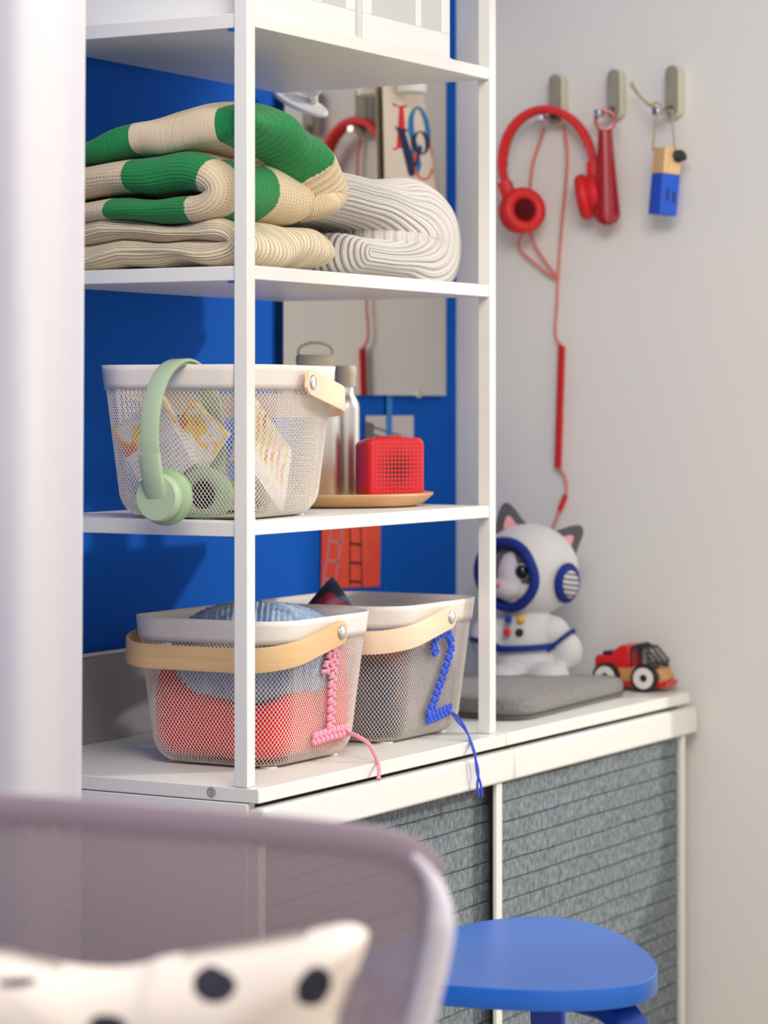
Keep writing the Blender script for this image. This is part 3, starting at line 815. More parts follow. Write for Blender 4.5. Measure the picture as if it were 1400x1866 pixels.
# ------------------------------------------------------------------ lower tier: what the two front baskets hold
REDC = mat('red_fleece', (222, 20, 26), .95, sheen=.05, bump=(120, .4))
CORAL = mat('coral_fleece', (232, 104, 88), .95, sheen=.1, bump=(120, .4))
BLUEK = mat('blue_melange_knit', (96, 124, 168), .95, sheen=.1, mottle=((176, 190, 208), (60, 60, 12), .3, .75))
def blob(name, m, c, r, label, cat, group=None, e=.75, nz=.18, seed=0, rot=None, ns=18, rib=None, shape=None):
    g = G(); g.ell((0, 0, 0), r, rot, 360 if rib else 120, 60, e, nz, seed, ns)
    if rib:
        vv = []
        for a, b, z in g.v:
            k = 1+.0016/max(.03, math.hypot(a, b))*math.sin((a*CC-b*SS)*2*PI/.0072); vv.append((a*k, b*k, z*(1+(k-1)*.8)))
        g.v = vv
    if shape: g.v = [shape(p) for p in g.v]
    o = g.build(name, m, smooth=True); o.location = c; tag(o, label, cat, group); return o
zl = s4+.006
blob('blanket', REDC, (b1c.x, b1c.y, zl+.052), (.110, .100, .051), 'red fleece filling the lower part of the front basket and bunched at left', 'blanket', nz=.04, seed=2, e=.42,
     shape=lambda p: (p[0], p[1], p[2]*(1 if p[2] < 0 else .42+1.25*min(1, abs((p[0]*CC-p[1]*SS))/.115)**1.3)))
blob('blanket', CORAL, (b1c.x+.078, b1c.y-.002, zl+.118), (.034, .088, .032), 'coral fleece at the right side of the front basket', 'blanket', nz=.08, seed=4, e=.55)
blob('knitted_hat', BLUEK, (b1c.x-.012, b1c.y-.012, zl+.130), (.108, .101, .068), 'blue flecked ribbed knit sticking out above the rim of the front basket', 'hat', nz=.05, seed=9, e=.8, rib=84)
# plaid cloth in the second basket
PLAID = mat('plaid_cloth', (34, 40, 66), .85); nt = PLAID.node_tree; b = nt.nodes['Principled BSDF']
tc = nt.nodes.new('ShaderNodeTexCoord'); s = nt.nodes.new('ShaderNodeSeparateXYZ'); nt.links.new(tc.outputs['Object'], s.inputs[0])
p1 = M_(nt, 'SINE', M_(nt, 'MULTIPLY', M_(nt, 'ADD', s.outputs[0], M_(nt, 'MULTIPLY', s.outputs[1], .9)), 2*PI/.036)); p2 = M_(nt, 'SINE', M_(nt, 'MULTIPLY', M_(nt, 'ADD', s.outputs[1], s.outputs[2]), 2*PI/.04))
c = mixc(nt, M_(nt, 'MULTIPLY', M_(nt, 'GREATER_THAN', p1, .35), .85), lin((36, 40, 64)), lin((170, 26, 40)))
c = mixc(nt, M_(nt, 'MULTIPLY', M_(nt, 'GREATER_THAN', p2, .6), .55), c, lin((84, 92, 124)))
nt.links.new(c, b.inputs['Base Color'])
g = G(); apex = (.0, .0, .056)
base = [(-.050, -.006, -.02), (-.026, -.030, -.03), (.006, -.036, -.03), (.040, -.022, -.03), (.055, .016, -.02), (.01, .05, -.02), (-.04, .03, -.02)]
v = []; f = []; R_ = 10; nb = 56
bs = smoothpath(base, 8, True)
for j in range(R_+1):
    k = j/R_
    for i, p in enumerate(bs):
        r = k**.85; fold = 1+.10*math.sin(i/len(bs)*2*PI*5)*k
        v.append((apex[0]+(p.x-apex[0])*r*fold, apex[1]+(p.y-apex[1])*r*fold, apex[2]+(p.z-apex[2])*k))
nb = len(bs)
for j in range(R_):
    for i in range(nb): i2 = (i+1) % nb; f.append((j*nb+i, j*nb+i2, (j+1)*nb+i2, (j+1)*nb+i))
f.append(tuple(R_*nb+i for i in range(nb)))
o = G().add(v, f).build('plaid_shirt', PLAID, smooth=True, origin=None); o.location = at(606, 1121, Y=3.80); o.scale = (1.22, 1.22, .95); tag(o, 'dark navy and red plaid cloth peaking above the rim of second basket', 'cloth')
DARKC = mat('dark_cotton', (30, 38, 70), .9, mottle=((150, 84, 66), (16, 16, 16), .5, .72))
blob('folded_clothes', DARKC, (b2c.x, b2c.y, zl+.068), (.110, .100, .064), 'dark blue and brown clothes inside the basket marked two', 'clothes', e=.42, nz=.05, seed=14)

# ------------------------------------------------------------------ on the right cabinet: cushion, plush cat, toy car
CUSH = mat('grey_wool', (104, 99, 97), .95, sheen=.2, bump=(500, .5), mottle=((132, 127, 124), (260, 260, 260), .35, .7))
def cushion():
    corners = [(.775, .022), (1.215, .045), (1.095, .33), (.80, .36)]
    # rounded outline
    out = []; n = 4
    for i in range(4):
        a, b, c = Vector(corners[i-1]), Vector(corners[i]), Vector(corners[(i+1) % 4])
        r = .06; p = b+(a-b).normalized()*r; q = b+(c-b).normalized()*r
        for k in range(9):
            t = k/8; out.append(p*(1-t)**2+b*2*t*(1-t)+q*t*t)
    C = Vector((.97, .19)); v = []; f = []; m = len(out)
    prof = [(.0, 0), (.96, 0), (.985, .003), (1.0, .009), (1.0, .020), (.985, .027), (.95, .031), (.8, .0335), (.4, .035), (0, .035)]
    for r, z in prof:
        for p in out: q = C+(p-C)*max(r, .001); v.append((q.x, q.y, s4+.0006+z))
    for j in range(len(prof)-1):
        for i in range(m): i2 = (i+1) % m; f.append((j*m+i, j*m+i2, (j+1)*m+i2, (j+1)*m+i))
    g = G().add(v, f); o = thing('seat_cushion', 'flat grey wool seat cushion lying on the right cabinet before the plush cat', 'cushion', (C.x, C.y, s4))
    g.v = [(a-C.x, b-C.y, c-s4) for a, b, c in g.v]; g.build('pad', CUSH, o, smooth=True)
    pts = [(C+(p-C)*1.003) for p in out]; G().tube([(p.x-C.x, p.y-C.y, .0085) for p in pts]+[(pts[0].x-C.x, pts[0].y-C.y, .0085)], .0016, 6, False).build('piping', mat('dark_piping', (70, 68, 70), .9), o, smooth=True)
cushion()

def plush():
    WH = mat('white_plush', (210, 208, 208), .95, sheen=.5, bump=(300, .5)); GR = mat('grey_plush', (84, 82, 88), .95, sheen=.5, bump=(300, .5))
    BL = mat('blue_trim', (6, 40, 128), .8, bump=(300, .3)); PK = mat('pink_felt', (222, 160, 164), .9); DK = mat('hood_shadow_lining', (30, 28, 60), .95)
    FG = mat('face_plush', (206, 200, 204), .95, sheen=.5, bump=(300, .4))
    base = at(958, 742, Y=4.42); o = thing('plush_cat', 'plush cat in white and blue astronaut suit behind the grey cushion', 'soft toy', (base.x, base.y, s4+.0005), YAW)
    # local: x right in view, y away, z up ; face turned to the left
    hz = .196; hc = Vector((.004, 0, hz)); fd = Vector((-.66, -.74, -.10)).normalized()  # facing direction
    # body: one continuous surface
    body = [((0, 0, .085), (.050, .042, .060)), ((.0, 0, .045), (.052, .046, .045)), ((.042, -.012, .094), (.030, .024, .030)), ((.066, -.018, .066), (.025, .024, .032)),
            ((-.060, -.005, .088), (.030, .024, .034)), ((.034, -.052, .026), (.036, .040, .027)), ((-.038, -.050, .024), (.034, .040, .025)), ((.004, 0, .13), (.034, .034, .030))]
    g = G()
    for c, r in body: g.ell(c, r, None, 20, 12)
    ob = g.build('suit_body', WH, o, smooth=True)
    rm = ob.modifiers.new('remesh', 'REMESH'); rm.mode = 'VOXEL'; rm.voxel_size = .0035; rm.use_smooth_shade = True
    sm = ob.modifiers.new('smooth', 'SMOOTH'); sm.factor = .6; sm.iterations = 10
    # hood: sphere with an opening facing fd
    R = Vector((0, 0, 1)).rotation_difference(fd).to_matrix()
    g = G(); v = []; f = []; n = 48; m = 22; a0 = math.radians(46)
    sc = Vector((.078, .070, .072))
    def hp(th, ph, k=1.0):
        d = R @ Vector((math.sin(th)*math.cos(ph), math.sin(th)*math.sin(ph), math.cos(th)))
        return Vector((hc.x+d.x*sc.x*k, hc.y+d.y*sc.y*k, hc.z+d.z*sc.z*k))
    for j in range(m+1):
        th = a0+(PI-a0)*j/m
        for i in range(n): v.append(hp(th, 2*PI*i/n))
    for j in range(m):
        for i in range(n): i2 = (i+1) % n; f.append((j*n+i, j*n+i2, (j+1)*n+i2, (j+1)*n+i))
    g.add(v, f).build('hood', [WH], o, smooth=True, solid=.006)
    pts = [hp(a0+.012*math.sin(5*(2*PI*i/n)), 2*PI*i/n, 1.02) for i in range(n+1)]
    g = G(); g.tube(pts, .0085, 8, False).build('hood_trim', BL, o, smooth=True)
    # head inside
    hd = hc+fd*.012
    g = G(); g.ell(hd, (.055, .052, .050)); g.build('head', GR, o, smooth=True)
    # pale blaze and muzzle
    side = fd.cross(Vector((0, 0, 1))).normalized(); up = side.cross(fd).normalized()
    Rf = Matrix((side, up, fd)).transposed()
    g = G(); g.ell(hd+fd*.030-up*.006-side*.004, (.027, .044, .027), Rf); g.ell(hd+fd*.026-up*.024, (.042, .022, .026), Rf); g.ell(hd+fd*.040-up*.020, (.030, .020, .026), Rf); g.ell(hd+fd*.034-up*.026+side*.016, (.024, .014, .018), Rf)
    mz = g.build('muzzle', FG, o, smooth=True)
    G().ell(hd+fd*.066-up*.013, (.005, .004, .003), Rf, 12, 8).build('nose', mat('pink_nose', (216, 120, 130), .7), o, smooth=True)
    for sg in (-1, 1):
        e = hd+fd*.040+side*sg*.030+up*.006; ed = (fd+side*sg*.62).normalized(); Re = Vector((0, 0, 1)).rotation_difference(ed).to_matrix()
        G().ell(e, (.0135, .0135, .007), Re, 20, 10).build('eye_ring', mat('eye_ring_grey', (178, 176, 180), .6), o, smooth=True)
        G().ell(e+ed*.003, (.0105, .0115, .0075), Re, 20, 10).build('eye', mat('eye_black', (10, 10, 26), .08), o, smooth=True)
    # ears
    for x, y, z, tilt in ((-.030, 0, .074, -14), (.062, .004, .046, 44)):
        g = G(); pr = [(-.024, -.012), (-.016, .016), (-.002, .034), (.010, .030), (.020, .008), (.024, -.012)]
        pr = [(p.x, p.y) for p in smoothpath([Vector((a, b, 0)) for a, b in pr], 5, True)]
        g.prism(pr, 'y', -.006, .006)
        e = g.build('ear', GR, o, smooth=False, bevel=.004, seg=3); e.location = (hc.x+x, hc.y+y, hc.z+z); e.rotation_euler = (math.radians(-8), math.radians(tilt), 0)
        g = G().prism([(a*.42, b*.42-.002) for a, b in pr], 'y', -.0085, -.0055); q = g.build('inner_ear', PK, o); q.location = e.location; q.rotation_euler = e.rotation_euler
    # earphone pad on the side
    sdv = (Vector((.78, -.58, -.26))).normalized(); Rp = Vector((0, 0, 1)).rotation_difference(sdv).to_matrix(); pc = hc+Vector((sdv.x*sc.x, sdv.y*sc.y, sdv.z*sc.z))*1.0
    g = G(); g.ell(pc, (.040, .030, .010), Rp @ Matrix.Rotation(math.radians(14), 3, 'Z'), 32, 12); g.build('ear_pad', BL, o, smooth=True)
    MS = mat('pad_stripes', (206, 204, 206), .8); nt = MS.node_tree; tc = nt.nodes.new('ShaderNodeTexCoord'); s = nt.nodes.new('ShaderNodeSeparateXYZ'); nt.links.new(tc.outputs['Object'], s.inputs[0])
    st = M_(nt, 'GREATER_THAN', M_(nt, 'SINE', M_(nt, 'MULTIPLY', M_(nt, 'ADD', s.outputs[2], M_(nt, 'MULTIPLY', s.outputs[0], .2)), 2*PI/.0085)), .1)
    nt.links.new(mixc(nt, st, lin((210, 208, 210)), lin((110, 106, 116))), nt.nodes['Principled BSDF'].inputs['Base Color'])
    g = G(); g.ell(pc+sdv*.004, (.031, .021, .0085), Rp @ Matrix.Rotation(math.radians(14), 3, 'Z'), 32, 12); g.build('pad_mesh', MS, o, smooth=True)
    # suit details
    for x, z, c in ((-.030, .120, (14, 50, 140)), (-.010, .120, (226, 164, 30)), (-.032, .100, (206, 30, 36)), (-.012, .099, (22, 22, 26))):
        G().ell((x, -.0435-.001*z, z), (.0066, .0035, .0066), None, 14, 8).build('button', mat('button_%d' % c[0], c, .7), o, smooth=True)
    pts = [(.055*math.cos(a), .0475*math.sin(a)-.002, .074+.003*math.cos(a)) for a in [2*PI*k/40 for k in range(41)]]
    G().strip([Vector(p) for p in pts], (0, 0, 1), .010, .004).build('belt', BL, o, smooth='auto')
    for cx, cy, cz, r, ax in ((.055, -.016, .082, .0285, (.62, -.2, -.78)), (-.062, -.008, .078, .028, (-.3, -.1, -1))):
        a = Vector(ax).normalized(); Rr = Vector((0, 0, 1)).rotation_difference(a).to_matrix()
        pts = [Vector((cx, cy, cz))+Rr @ Vector((r*math.cos(q), r*math.sin(q)*.92, 0)) for q in [2*PI*k/32 for k in range(33)]]
        G().tube(pts, .0036, 6, False).build('cuff', BL, o, smooth=True)
    for cx in (.034, -.038):
        pts = [(cx+.022*math.cos(q), -.078+.010*math.cos(q)*(1 if cx < 0 else -.4)-.006, .022+.016*math.sin(q)) for q in [PI*1.0+PI*k/16 for k in range(17)]]
        G().tube(pts, .0034, 6).build('foot_trim', BL, o, smooth=True)
plush()

def car():
    R = RED; WD = mat('toy_wood', (206, 152, 96), .5, mottle=((186, 130, 78), (6, 40, 40), .35, .7)); BK = mat('toy_black', (24, 24, 32), .45); WT = mat('toy_white', (226, 222, 216), .45)
    p = at(1128, 742, t=1.283); o = thing('toy_car', 'red and wooden toy car with black cab frame in the corner of the worktop', 'toy', (1.285, .078, s4+.0005), math.radians(-86))
    # local x = forward (towards -u), z up
    g = G().prism([(-.056, .022), (-.056, .034), (.040, .040), (.056, .036), (.064, .020), (.060, .014), (-.050, .014)], 'y', -.026, .026); g.build('chassis', WD, o, bevel=.003)
    g = G().prism([(-.050, .009), (-.052, .0145), (.062, .0145), (.068, .018), (.066, .008)], 'y', -.027, .027); g.build('bumper', R, o, bevel=.001)
    g = G().prism([(-.057, .033), (-.057, .052), (-.052, .056), (-.030, .056), (-.020, .068), (-.012, .073), (.004, .073), (.006, .036)], 'y', -.025, .025); g.build('rear_body', R, o, bevel=.003)
    G().box(-.046, -.026, -.018, .018, .0555, .062).build('cargo_block', BK, o, bevel=.002)
    fr = G(); r = .0022
    for y in (-.023, .023):
        fr.tube([(.006, y, .038), (.006, y, .068), (.018, y, .072), (.018, y, .038), (.052, y, .040), (.053, y, .048), (.034, y, .069), (.018, y, .072)], r, 6)
        fr.tube([(.024, y, .070), (.048, y, .043)], r, 6)
    for x, z in ((.008, .070), (.018, .0725), (.034, .070), (.053, .047)): fr.tube([(x, -.023, z), (x, .023, z)], r, 6)
    fr.tube([(.034, 0, .070), (.053, 0, .047)], r, 6); fr.box(.014, .020, -.024, .024, .069, .076)
    fr.build('cab_frame', BK, o)
    for x in (-.034, .032):
        for y in (-.031, .031):
            sg = 1 if y > 0 else -1
            G().lathe([(.0005, -.007), (.0215, -.007), (.0225, -.005), (.0225, .005), (.0215, .007), (.0005, .007)], 32, (x, y, .0225), 'y').build('tyre', BK, o, smooth='auto')
            hb = G().lathe([(.017, 0), (.017, sg*.001), (.0065, sg*.0012), (.006, 0)], 32, (x, y+sg*.007, .0225), 'y', caps=False).build('wheel_disc', WT, o, smooth='auto')
car()

# ------------------------------------------------------------------ hooks and what hangs from them
HK = mat('hook_wood', (150, 146, 132), .6, mottle=((128, 122, 108), (60, 60, 12), .35, .7)); HK2 = mat('hook_pale_side', (206, 204, 182), .6)
KNOBS = []
for i, (x, y0, y1, kx, ky) in enumerate(((1018, 137, 232, 985, 215), (1124, 128, 218, 1090, 207), (1230, 121, 216, 1196, 203))):
    T_ = W-.001; a = at(x+6, y0, t=T_); bq = at(x+6, y1, t=T_); cy = a.y; wd = .0125
    o = thing('wall_hook', ['grey wall hook holding the red headphones', 'grey wall hook holding the red shoehorn', 'grey wall hook holding the wooden block on a cord'][i], 'hook', (W, cy, a.z), 0, 'wall hooks in a row')
    h = a.z-bq.z
    def cap(w, hh, top=0, n=8):
        out = []
        for k in range(n+1): q = PI*k/n; out.append((w*math.cos(q), -w+w*math.sin(q)-top))
        for k in range(n+1): q = PI+PI*k/n; out.append((w*math.cos(q), -hh+w+w*math.sin(q)+top))
        return out
    G().prism(cap(wd, h), 'x', -.024, -.0005).build('back_plate', HK2, o, bevel=.002)
    G().prism(cap(wd*.9, h, .001), 'x', -.0275, -.0245).build('face_strip', HK, o, bevel=.0012)
    k = at(kx, ky, t=W-.068)
    G().tube([(-.027, 0, -h+.016), (-.045, k.y-cy, k.z-a.z), (-.062, k.y-cy, k.z-a.z)], .0045, 10).build('peg', STEEL, o, smooth=True)
    G().box(-.007, .007, -.006, .006, -.006, .006).build('peg_knob', STEEL, o, bevel=.0015).location = (-.066, k.y-cy, k.z-a.z)
    KNOBS.append(Vector((W-.05, k.y, k.z)))

# red headphones
def redphones():
    tt = W-.047
    a = at(962, 390, t=tt); c = at(1061, 352, t=tt); top = at(1003, 212, t=tt); mid = (a+c)/2
    ang = math.atan2(c.z-a.z, a.y-c.y)
    # local x along -y(u) direction; tilt so that the left cup hangs lower
    o = headphones('headphones', 'red headphones hanging by the band on the left wall hook', mid, (0, 0, 0), REDH, REDH,
                   hw=.077, top=.1585, bw=.026, bth=.010, cup=.036, padhole=mat('ear_foam_dark_red', (120, 14, 22), .9), cup_in=.056, pad_r=.038, padth=.016, swivel=(-52, 8))
    zax = Matrix.Rotation(-PI/2, 4, 'Z') ; tilt = Matrix.Rotation(-ang*.62, 4, 'Y')
    o.rotation_euler = (Matrix.Rotation(math.radians(-78), 4, 'Z') @ tilt).to_euler()
    return o
rp = redphones()
tc_ = W-.012
cab = thing('headphone_cable', 'pale red coiled cable hanging down the wall from the red headphones', 'cable', at(1022, 628, t=tc_))
def WP(L, t=tc_): return [at(x, y, t=t)-cab.location for x, y in L]
g = G()
for L, t in (([(957, 420), (946, 440), (950, 458), (975, 480), (1000, 500), (1018, 509)], tc_), ([(966, 422), (978, 452), (998, 482), (1018, 509)], tc_),
          ([(993, 232), (983, 262), (971, 300), (966, 345)], tc_), ([(1028, 232), (1034, 280), (1031, 340), (1025, 400), (1020, 460), (1017, 509), (1015, 560), (1012, 598), (1015, 618), (1022, 628)], tc_),
          ):
    g.tube(smoothpath(WP(L, t), 8), .0024, 8)
g.build('cable', CABLE, cab, smooth=True)
G().tube(smoothpath(WP([(1018, 853), (1028, 865), (1033, 885), (1031, 902)]), 8), .0024, 8).build('cable', CABLE, cab, smooth=True)
G().tube(smoothpath(WP([(1021, 928), (1012, 950), (1003, 978), (998, 1010)]), 8), .0024, 8).build('cable', CABLE, cab, smooth=True)
p0, p1 = WP([(1024, 630), (1017, 853)]); n = 46; pts = []
for k in range(n*8+1):
    q = 2*PI*k/8; pts.append(p0.lerp(p1, k/(n*8))+Vector((.0048*math.cos(q), .0048*math.sin(q), 0)))
G().tube(pts, .0021, 6).build('coil', REDH, cab, smooth=True)
G().tube(WP([(1031, 902), (1020, 930)]), .0044, 10).build('volume_control', REDH, cab, smooth='auto')

# shoehorn
k = KNOBS[1]; tt = W-.055
o = thing('shoehorn', 'glossy red shoehorn hanging from the middle wall hook', 'shoehorn', at(1103, 216, t=tt), math.radians(-62))
org = o.location
SH = mat('shoehorn_red', (158, 8, 22), .22, coat=.3)
n = 26; v = []; f = []; m = 10
zt_ = 0; Lg = (at(1105, 411, t=tt)-at(1103, 236, t=tt)).length
for j in range(n+1):
    q = j/n; z = -.017-Lg*q; wdt = (.0105+.0115*q**1.2) if q < .86 else (.0208)*math.sqrt(max(0.0, 1-((q-.86)/.142)**2))
    for i in range(m+1):
        a = (i/m-.5)*2; v.append((a*wdt+.004*q, .008*(a*a)*(.5+.6*q)-.004*q, z))
for j in range(n):
    for i in range(m): a = j*(m+1)+i; f.append((a, a+1, a+m+2, a+m+1))
G().add(v, f).build('blade', SH, o, smooth=True, solid=.003)
pts = [Vector((.0155*math.cos(q), 0, .0155*math.sin(q)-.003)) for q in [2*PI*k_/36 for k_ in range(36)]]
G().strip(pts, (0, 1, 0), .004, .006, closed=True).build('ring', SH, o, smooth='auto')

# wooden block on a cord
tt = W-.05
o = thing('block_pendant', 'blue dipped wooden block hanging on beige cord from the right wall hook', 'pendant', at(1218, 270, t=tt), math.radians(-38))
o.rotation_euler = (math.radians(3), math.radians(4), math.radians(-33)); org = o.location
a = .0165
PW = mat('pale_pine', (232, 196, 142), .6, mottle=((218, 176, 118), (80, 80, 8), .35, .7)); PB = mat('blue_dip', (0, 84, 206), .5)
G().box(-a, a, -a, a, -.042, 0).build('wood_top', PW, o, bevel=.001); G().box(-a-.0002, a+.0002, -a-.0002, a+.0002, -.108, -.042).build('painted_end', PB, o, bevel=.001)
g = G(); g.box(-.006, -.002, -a-.0006, -a, -.085, -.066); g.box(.006, .010, -a-.0006, -a, -.088, -.070); g.build('painted_mark', BLACK, o)
G().ell((.010, -a-.005, -.012), (.013, .005, .010), None, 16, 10, nz=.25, seed=3, ns=90).build('black_bead', BLACK, o, smooth=True)
CD = mat('beige_cord', (176, 160, 124), .8); rt = bpy.data.objects.new; 
cg = G(); Ri = o.rotation_euler.to_matrix().inverted()
def loc(x, y, t=tt): return Ri @ (at(x, y, t=t)-org)
for L in ([(1196, 212), (1193, 240), (1190, 276)], [(1196, 200), (1210, 205), (1224, 202), (1227, 235), (1230, 272)], [(1197, 196), (1184, 190), (1170, 178), (1158, 162), (1152, 148)],
          [(1197, 200), (1180, 190), (1162, 172), (1147, 152)], [(1186, 192), (1197, 187), (1206, 194), (1200, 203)]):
    cg.tube(smoothpath([loc(*p, t=W-.058) for p in L], 6), .0016, 6)
cg.build('cord', CD, o, smooth=True)

# ------------------------------------------------------------------ blue stool
def stool():
    BLm = mat('blue_stain', (20, 98, 194), .30, bump=(40, .04)); BE = mat('blue_stain_shaded', (8, 60, 168), .5)  # BE: darker copy of the seat blue with shade put into it, for the legs
    o = thing('stool', 'bright blue wooden stool with rounded three-sided seat before the felt cabinets', 'stool', (.115, -.36, 0))
    o.location = (.076, -.373, 0)
    tips = [(.04-.115, -.505+.36), (.300-.115, -.300+.36), (-.10, .12)]
    tips = [Vector(at(1276, 1800, z=.45).xy), Vector(at(1030, 1634, z=.45).xy), Vector(at(560, 1760, z=.45).xy)]
    tips = [t-Vector((.115, -.36)) for t in tips]; C = sum(tips, Vector((0, 0)))/3; tips = [C+(t-C)*1.13 for t in tips]
    out = []
    for i in range(3):
        a, b, c = tips[i-1], tips[i], tips[(i+1) % 3]
        p = b+(a-b)*.5; q = b+(c-b)*.5
        for k in range(14): t = k/14; out.append(p*(1-t)**2+b*2*t*(1-t)+q*t*t)
    out = [Vector((p.x, p.y)) for p in smoothpath([Vector((p.x, p.y, 0)) for p in out], 2, True)]
    m = len(out); v = []; f = []
    for z, k in ((.450, 0), (.450, .9945), (.4493, .998), (.4482, 1), (.4285, 1), (.4272, .998), (.4265, .994), (.4265, 0)):
        for p in out: q = C+(p-C)*max(k, .001); v.append((q.x, q.y, z))
    for j in range(7):
        for i in range(m): i2 = (i+1) % m; f.append((j*m+i, j*m+i2, (j+1)*m+i2, (j+1)*m+i))
    st_ = G().add(v, f).build('seat', BLm, o, smooth=True); st_.data.set_sharp_from_angle(angle=math.radians(24))
    for t in tips:
        d = (t-C).normalized(); p = C+(t-C)*.50; q = C+(t-C)*.70
        path = [Vector((C.x+d.x*.05, C.y+d.y*.05, .4145)), Vector((p.x-d.x*.03, p.y-d.y*.03, .4145)), Vector((p.x, p.y, .411)), Vector((p.x+d.x*.022, p.y+d.y*.022, .396)), Vector((p.x+d.x*.032, p.y+d.y*.032, .365)), Vector((q.x+d.x*.01, q.y+d.y*.01, .0125))]
        path = smoothpath(path[:5], 4)+[path[5]]
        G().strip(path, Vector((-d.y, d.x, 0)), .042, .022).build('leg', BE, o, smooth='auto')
stool()

# ------------------------------------------------------------------ mesh armchair in the foreground
def armchair():
    MS = bpy.data.materials.new('purple_grey_mesh'); MS.use_nodes = True; nt = MS.node_tree; b = nt.nodes['Principled BSDF']
    b.inputs['Base Color'].default_value = lin((172, 157, 165)); b.inputs['Roughness'].default_value = .8
    x, y = uvxy(nt)
    st = M_(nt, 'SINE', M_(nt, 'MULTIPLY', M_(nt, 'SUBTRACT', x, M_(nt, 'MULTIPLY', y, .55)), 2*PI/.0085)); s2_ = M_(nt, 'SINE', M_(nt, 'MULTIPLY', M_(nt, 'ADD', y, M_(nt, 'MULTIPLY', x, .5)), 2*PI/.0085))
    hole = M_(nt, 'GREATER_THAN', M_(nt, 'ADD', st, M_(nt, 'MULTIPLY', s2_, .5)), .55)
    al = M_(nt, 'SUBTRACT', 1, M_(nt, 'MULTIPLY', hole, .36))
    nt.links.new(al, b.inputs['Alpha'])
    RIM = mat('mesh_edge_fabric', (146, 131, 144), .85); FR = mat('lavender_frame', (202, 198, 210), .5)
    pos = at(700, 742, Y=2.0); o = thing('armchair', 'lilac grey mesh armchair back seen blurred in the foreground', 'armchair', (pos.x, pos.y, 0), YAW)
    def Y_(x): return .04-.03*(x+.6)/.65
    # silhouette in local x,z: top and right edge
    def top(x): return .806-.0225*((x+.28)/.25) if x > -.28 else .806-.0*(x+.28)
    def xr(z): return .046-.030*max(0, (.72-z))/.09*.65 if z < .72 else .046
    n = 46; m = 34; v = []; f = []; uv = []
    path = [(-.75, .812), (-.5, .812), (-.28, .806), (-.10, .7935), (-.02, .7855), (.012, .779), (.034, .764), (.045, .742), (.0475, .72), (.044, .695), (.037, .665), (.028, .63), (.012, .57), (-.01, .48), (-.03, .40)]
    P3 = smoothpath([Vector((a, Y_(a)-.02, b)) for a, b in path], 6)
    # panel: fan rows from z=.40 up to the silhouette
    xsn = 60
    right = [(p.x, p.z) for p in P3]
    for j in range(m+1):
        q = j/m
        for i in range(xsn+1):
            k = i/xsn
            # edge point at fraction along silhouette
            e = P3[int(k*(len(P3)-1))]
            a = Vector((-.42, Y_(-.42)+.05, .42)); p = a.lerp(e, .05+.95*q)
            bul = .05*math.sin(PI*min(1, q))
            v.append((p.x, p.y+bul*.6, p.z)); uv.append((p.x, p.z))
    for j in range(m):
        for i in range(xsn): a = j*(xsn+1)+i; f.append((a, a+1, a+xsn+2, a+xsn+1))
    G().add(v, f, uv).build('mesh_back', MS, o, smooth=True)
    # fabric hem along the top, pale tube frame down the right side
    cut = 38
    inner = [Vector((p.x, p.y, p.z-.011)) for p in P3[:cut]]
    G().strip(inner, (0, .0, 1), .022, .006).build('top_hem', RIM, o, smooth='auto')
    fr = [Vector((p.x-.007, p.y, p.z-.006)) for p in P3[34:]]
    G().tube(fr, [.004+.0085*min(1, i/14)*.82 for i in range(len(fr))], 12).build('side_frame', FR, o, smooth=True)
    G().tube([Vector((p.x, p.y+.006, p.z-.006)) for p in P3[:38]], .006, 10).build('top_frame', RIM, o, smooth=True)
    # seat and legs below the picture
    g = G().box(-.72, -.02, -.50, .05, .34, .42); g.build('seat', RIM, o, bevel=.02)
    for x in (-.68, -.06):
        for y in (-.46, .02): G().tube([(x, y, .34), (x*1.02, y*1.05, .0)], .014, 10).build('leg', FR, o)
    return o
armchair()
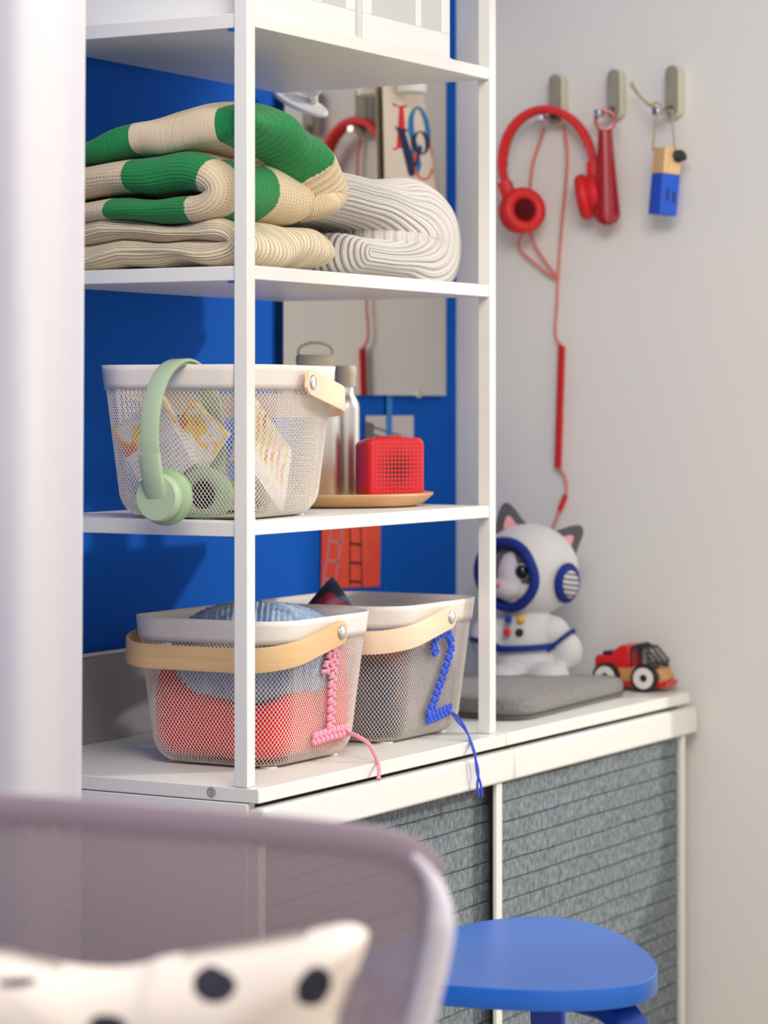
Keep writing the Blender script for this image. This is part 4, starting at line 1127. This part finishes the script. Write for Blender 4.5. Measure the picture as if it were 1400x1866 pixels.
def pillow():
    PM = mat('dotted_cotton', (234, 224, 214), .9, bump=(300, .2))
    DT = mat('navy_dot', (30, 30, 48), .9)
    Y = 1.86; pos = at(700, 742, Y=Y)
    o = thing('dotted_pillow', 'cream pillow with big dark dots leaning in the mesh armchair', 'pillow', (pos.x, pos.y, 0), YAW)
    k = Y/5000
    L = lambda x, y: ((x-700)*k, CZ-(y-742)*k)
    edge = [(-230, 1790), (-60, 1728), (40, 1738), (120, 1756), (200, 1762), (262, 1755), (300, 1742), (420, 1722), (540, 1700), (622, 1684), (655, 1688), (671, 1702), (665, 1730), (645, 1785), (622, 1845), (600, 1900), (560, 2000), (530, 2080)]
    lower = [(300, 2150), (0, 2180), (-230, 2150)]
    out = smoothpath([Vector((*L(*p), 0)) for p in edge+lower], 5, True)
    C = Vector((*L(240, 1950), 0)); m = len(out); v = []; f = []
    R_ = 14
    def th(r): return .055*math.sqrt(max(0, 1-r**2.6))
    for sgn in (-1, 1):
        for j in range(R_+1):
            r = 1-j/R_ if sgn < 0 else 1-j/R_
            for p in out: q = C+(p-C)*max(r, .001); v.append((q.x, sgn*th(r)+.004*noise.noise(Vector((q.x*14, q.y*14, sgn))), q.y))
    for s0 in (0, (R_+1)*m):
        for j in range(R_):
            for i in range(m): i2 = (i+1) % m; f.append((s0+j*m+i, s0+j*m+i2, s0+(j+1)*m+i2, s0+(j+1)*m+i))
    for i in range(m): i2 = (i+1) % m; f.append((i, i2, (R_+1)*m+i2, (R_+1)*m+i))
    # soft dots printed on the cloth: shader discs in object space
    nt = PM.node_tree; b = nt.nodes['Principled BSDF']; tc = nt.nodes.new('ShaderNodeTexCoord'); s = nt.nodes.new('ShaderNodeSeparateXYZ'); nt.links.new(tc.outputs['Object'], s.inputs[0])
    nz = nt.nodes.new('ShaderNodeTexNoise'); nz.inputs['Scale'].default_value = 55; nt.links.new(tc.outputs['Object'], nz.inputs['Vector'])
    acc = None
    for (px, py, rx, ry) in ((42, 1771, 34, 7), (397, 1774, 38, 27), (575, 1778, 32, 36), (208, 1842, 34, 20), (472, 1872, 40, 26), (20, 1872, 30, 24), (90, 1960, 34, 30), (330, 1950, 36, 32)):
        cx, cz = L(px, py)
        dx = M_(nt, 'DIVIDE', M_(nt, 'SUBTRACT', s.outputs[0], cx), rx*k); dz_ = M_(nt, 'DIVIDE', M_(nt, 'SUBTRACT', s.outputs[2], cz), ry*k)
        r2 = M_(nt, 'ADD', M_(nt, 'ADD', M_(nt, 'MULTIPLY', dx, dx), M_(nt, 'MULTIPLY', dz_, dz_)), M_(nt, 'MULTIPLY', M_(nt, 'SUBTRACT', nz.outputs[0], .5), 1.1))
        q = M_(nt, 'LESS_THAN', r2, 1)
        acc = q if acc is None else M_(nt, 'MAXIMUM', acc, q)
    nt.links.new(mixc(nt, acc, lin((220, 208, 200)), lin((30, 30, 48))), b.inputs['Base Color'])
    G().add(v, f).build('pillow_cover', PM, o, smooth=True)
pillow()

# ------------------------------------------------------------------ small pieces belong to the part they sit on
SUBS = {'ear_mesh': 'ear_cushion', 'wheel_disc': 'tyre', 'piping': ('pad', 'box_body'), 'inner_ear': 'ear', 'grille': 'housing', 'buttons': 'housing', 'peg_knob': 'peg', 'eye': 'eye_ring',
        'pad_mesh': 'ear_pad', 'lens': 'lamp_head', 'rivet': 'handle', 'face_strip': 'back_plate', 'nose': 'muzzle', 'foot_trim': 'suit_body', 'button': 'suit_body', 'belt': 'suit_body', 'cuff': 'suit_body',
        'mesh_window': 'box_body', 'stripes': 'print', 'tape': 'print', 'ladder': 'sheet_of_paper', 'letter': 'paper', 'painted_mark': 'painted_end', 'carry_loop': 'cap', 'band_cushion': 'headband', 'hood_trim': 'hood'}
base_ = lambda o: o.name.split('.')[0]
bpy.context.view_layer.update()
for o in [q for q in COL.objects if q.parent and base_(q) in SUBS]:
    want = SUBS[base_(o)]; want = (want,) if isinstance(want, str) else want
    c = [q for q in o.parent.children if base_(q) in want]
    if not c: continue
    m = o.matrix_world.translation
    def cen(q):
        b = [q.matrix_world @ Vector(v) for v in q.bound_box]; return sum(b, Vector())/8
    me_ = cen(o); p = min(c, key=lambda q: (cen(q)-me_).length)
    w_ = o.matrix_basis.copy(); o.parent = p; o.matrix_parent_inverse = p.matrix_basis.inverted(); o.matrix_basis = w_
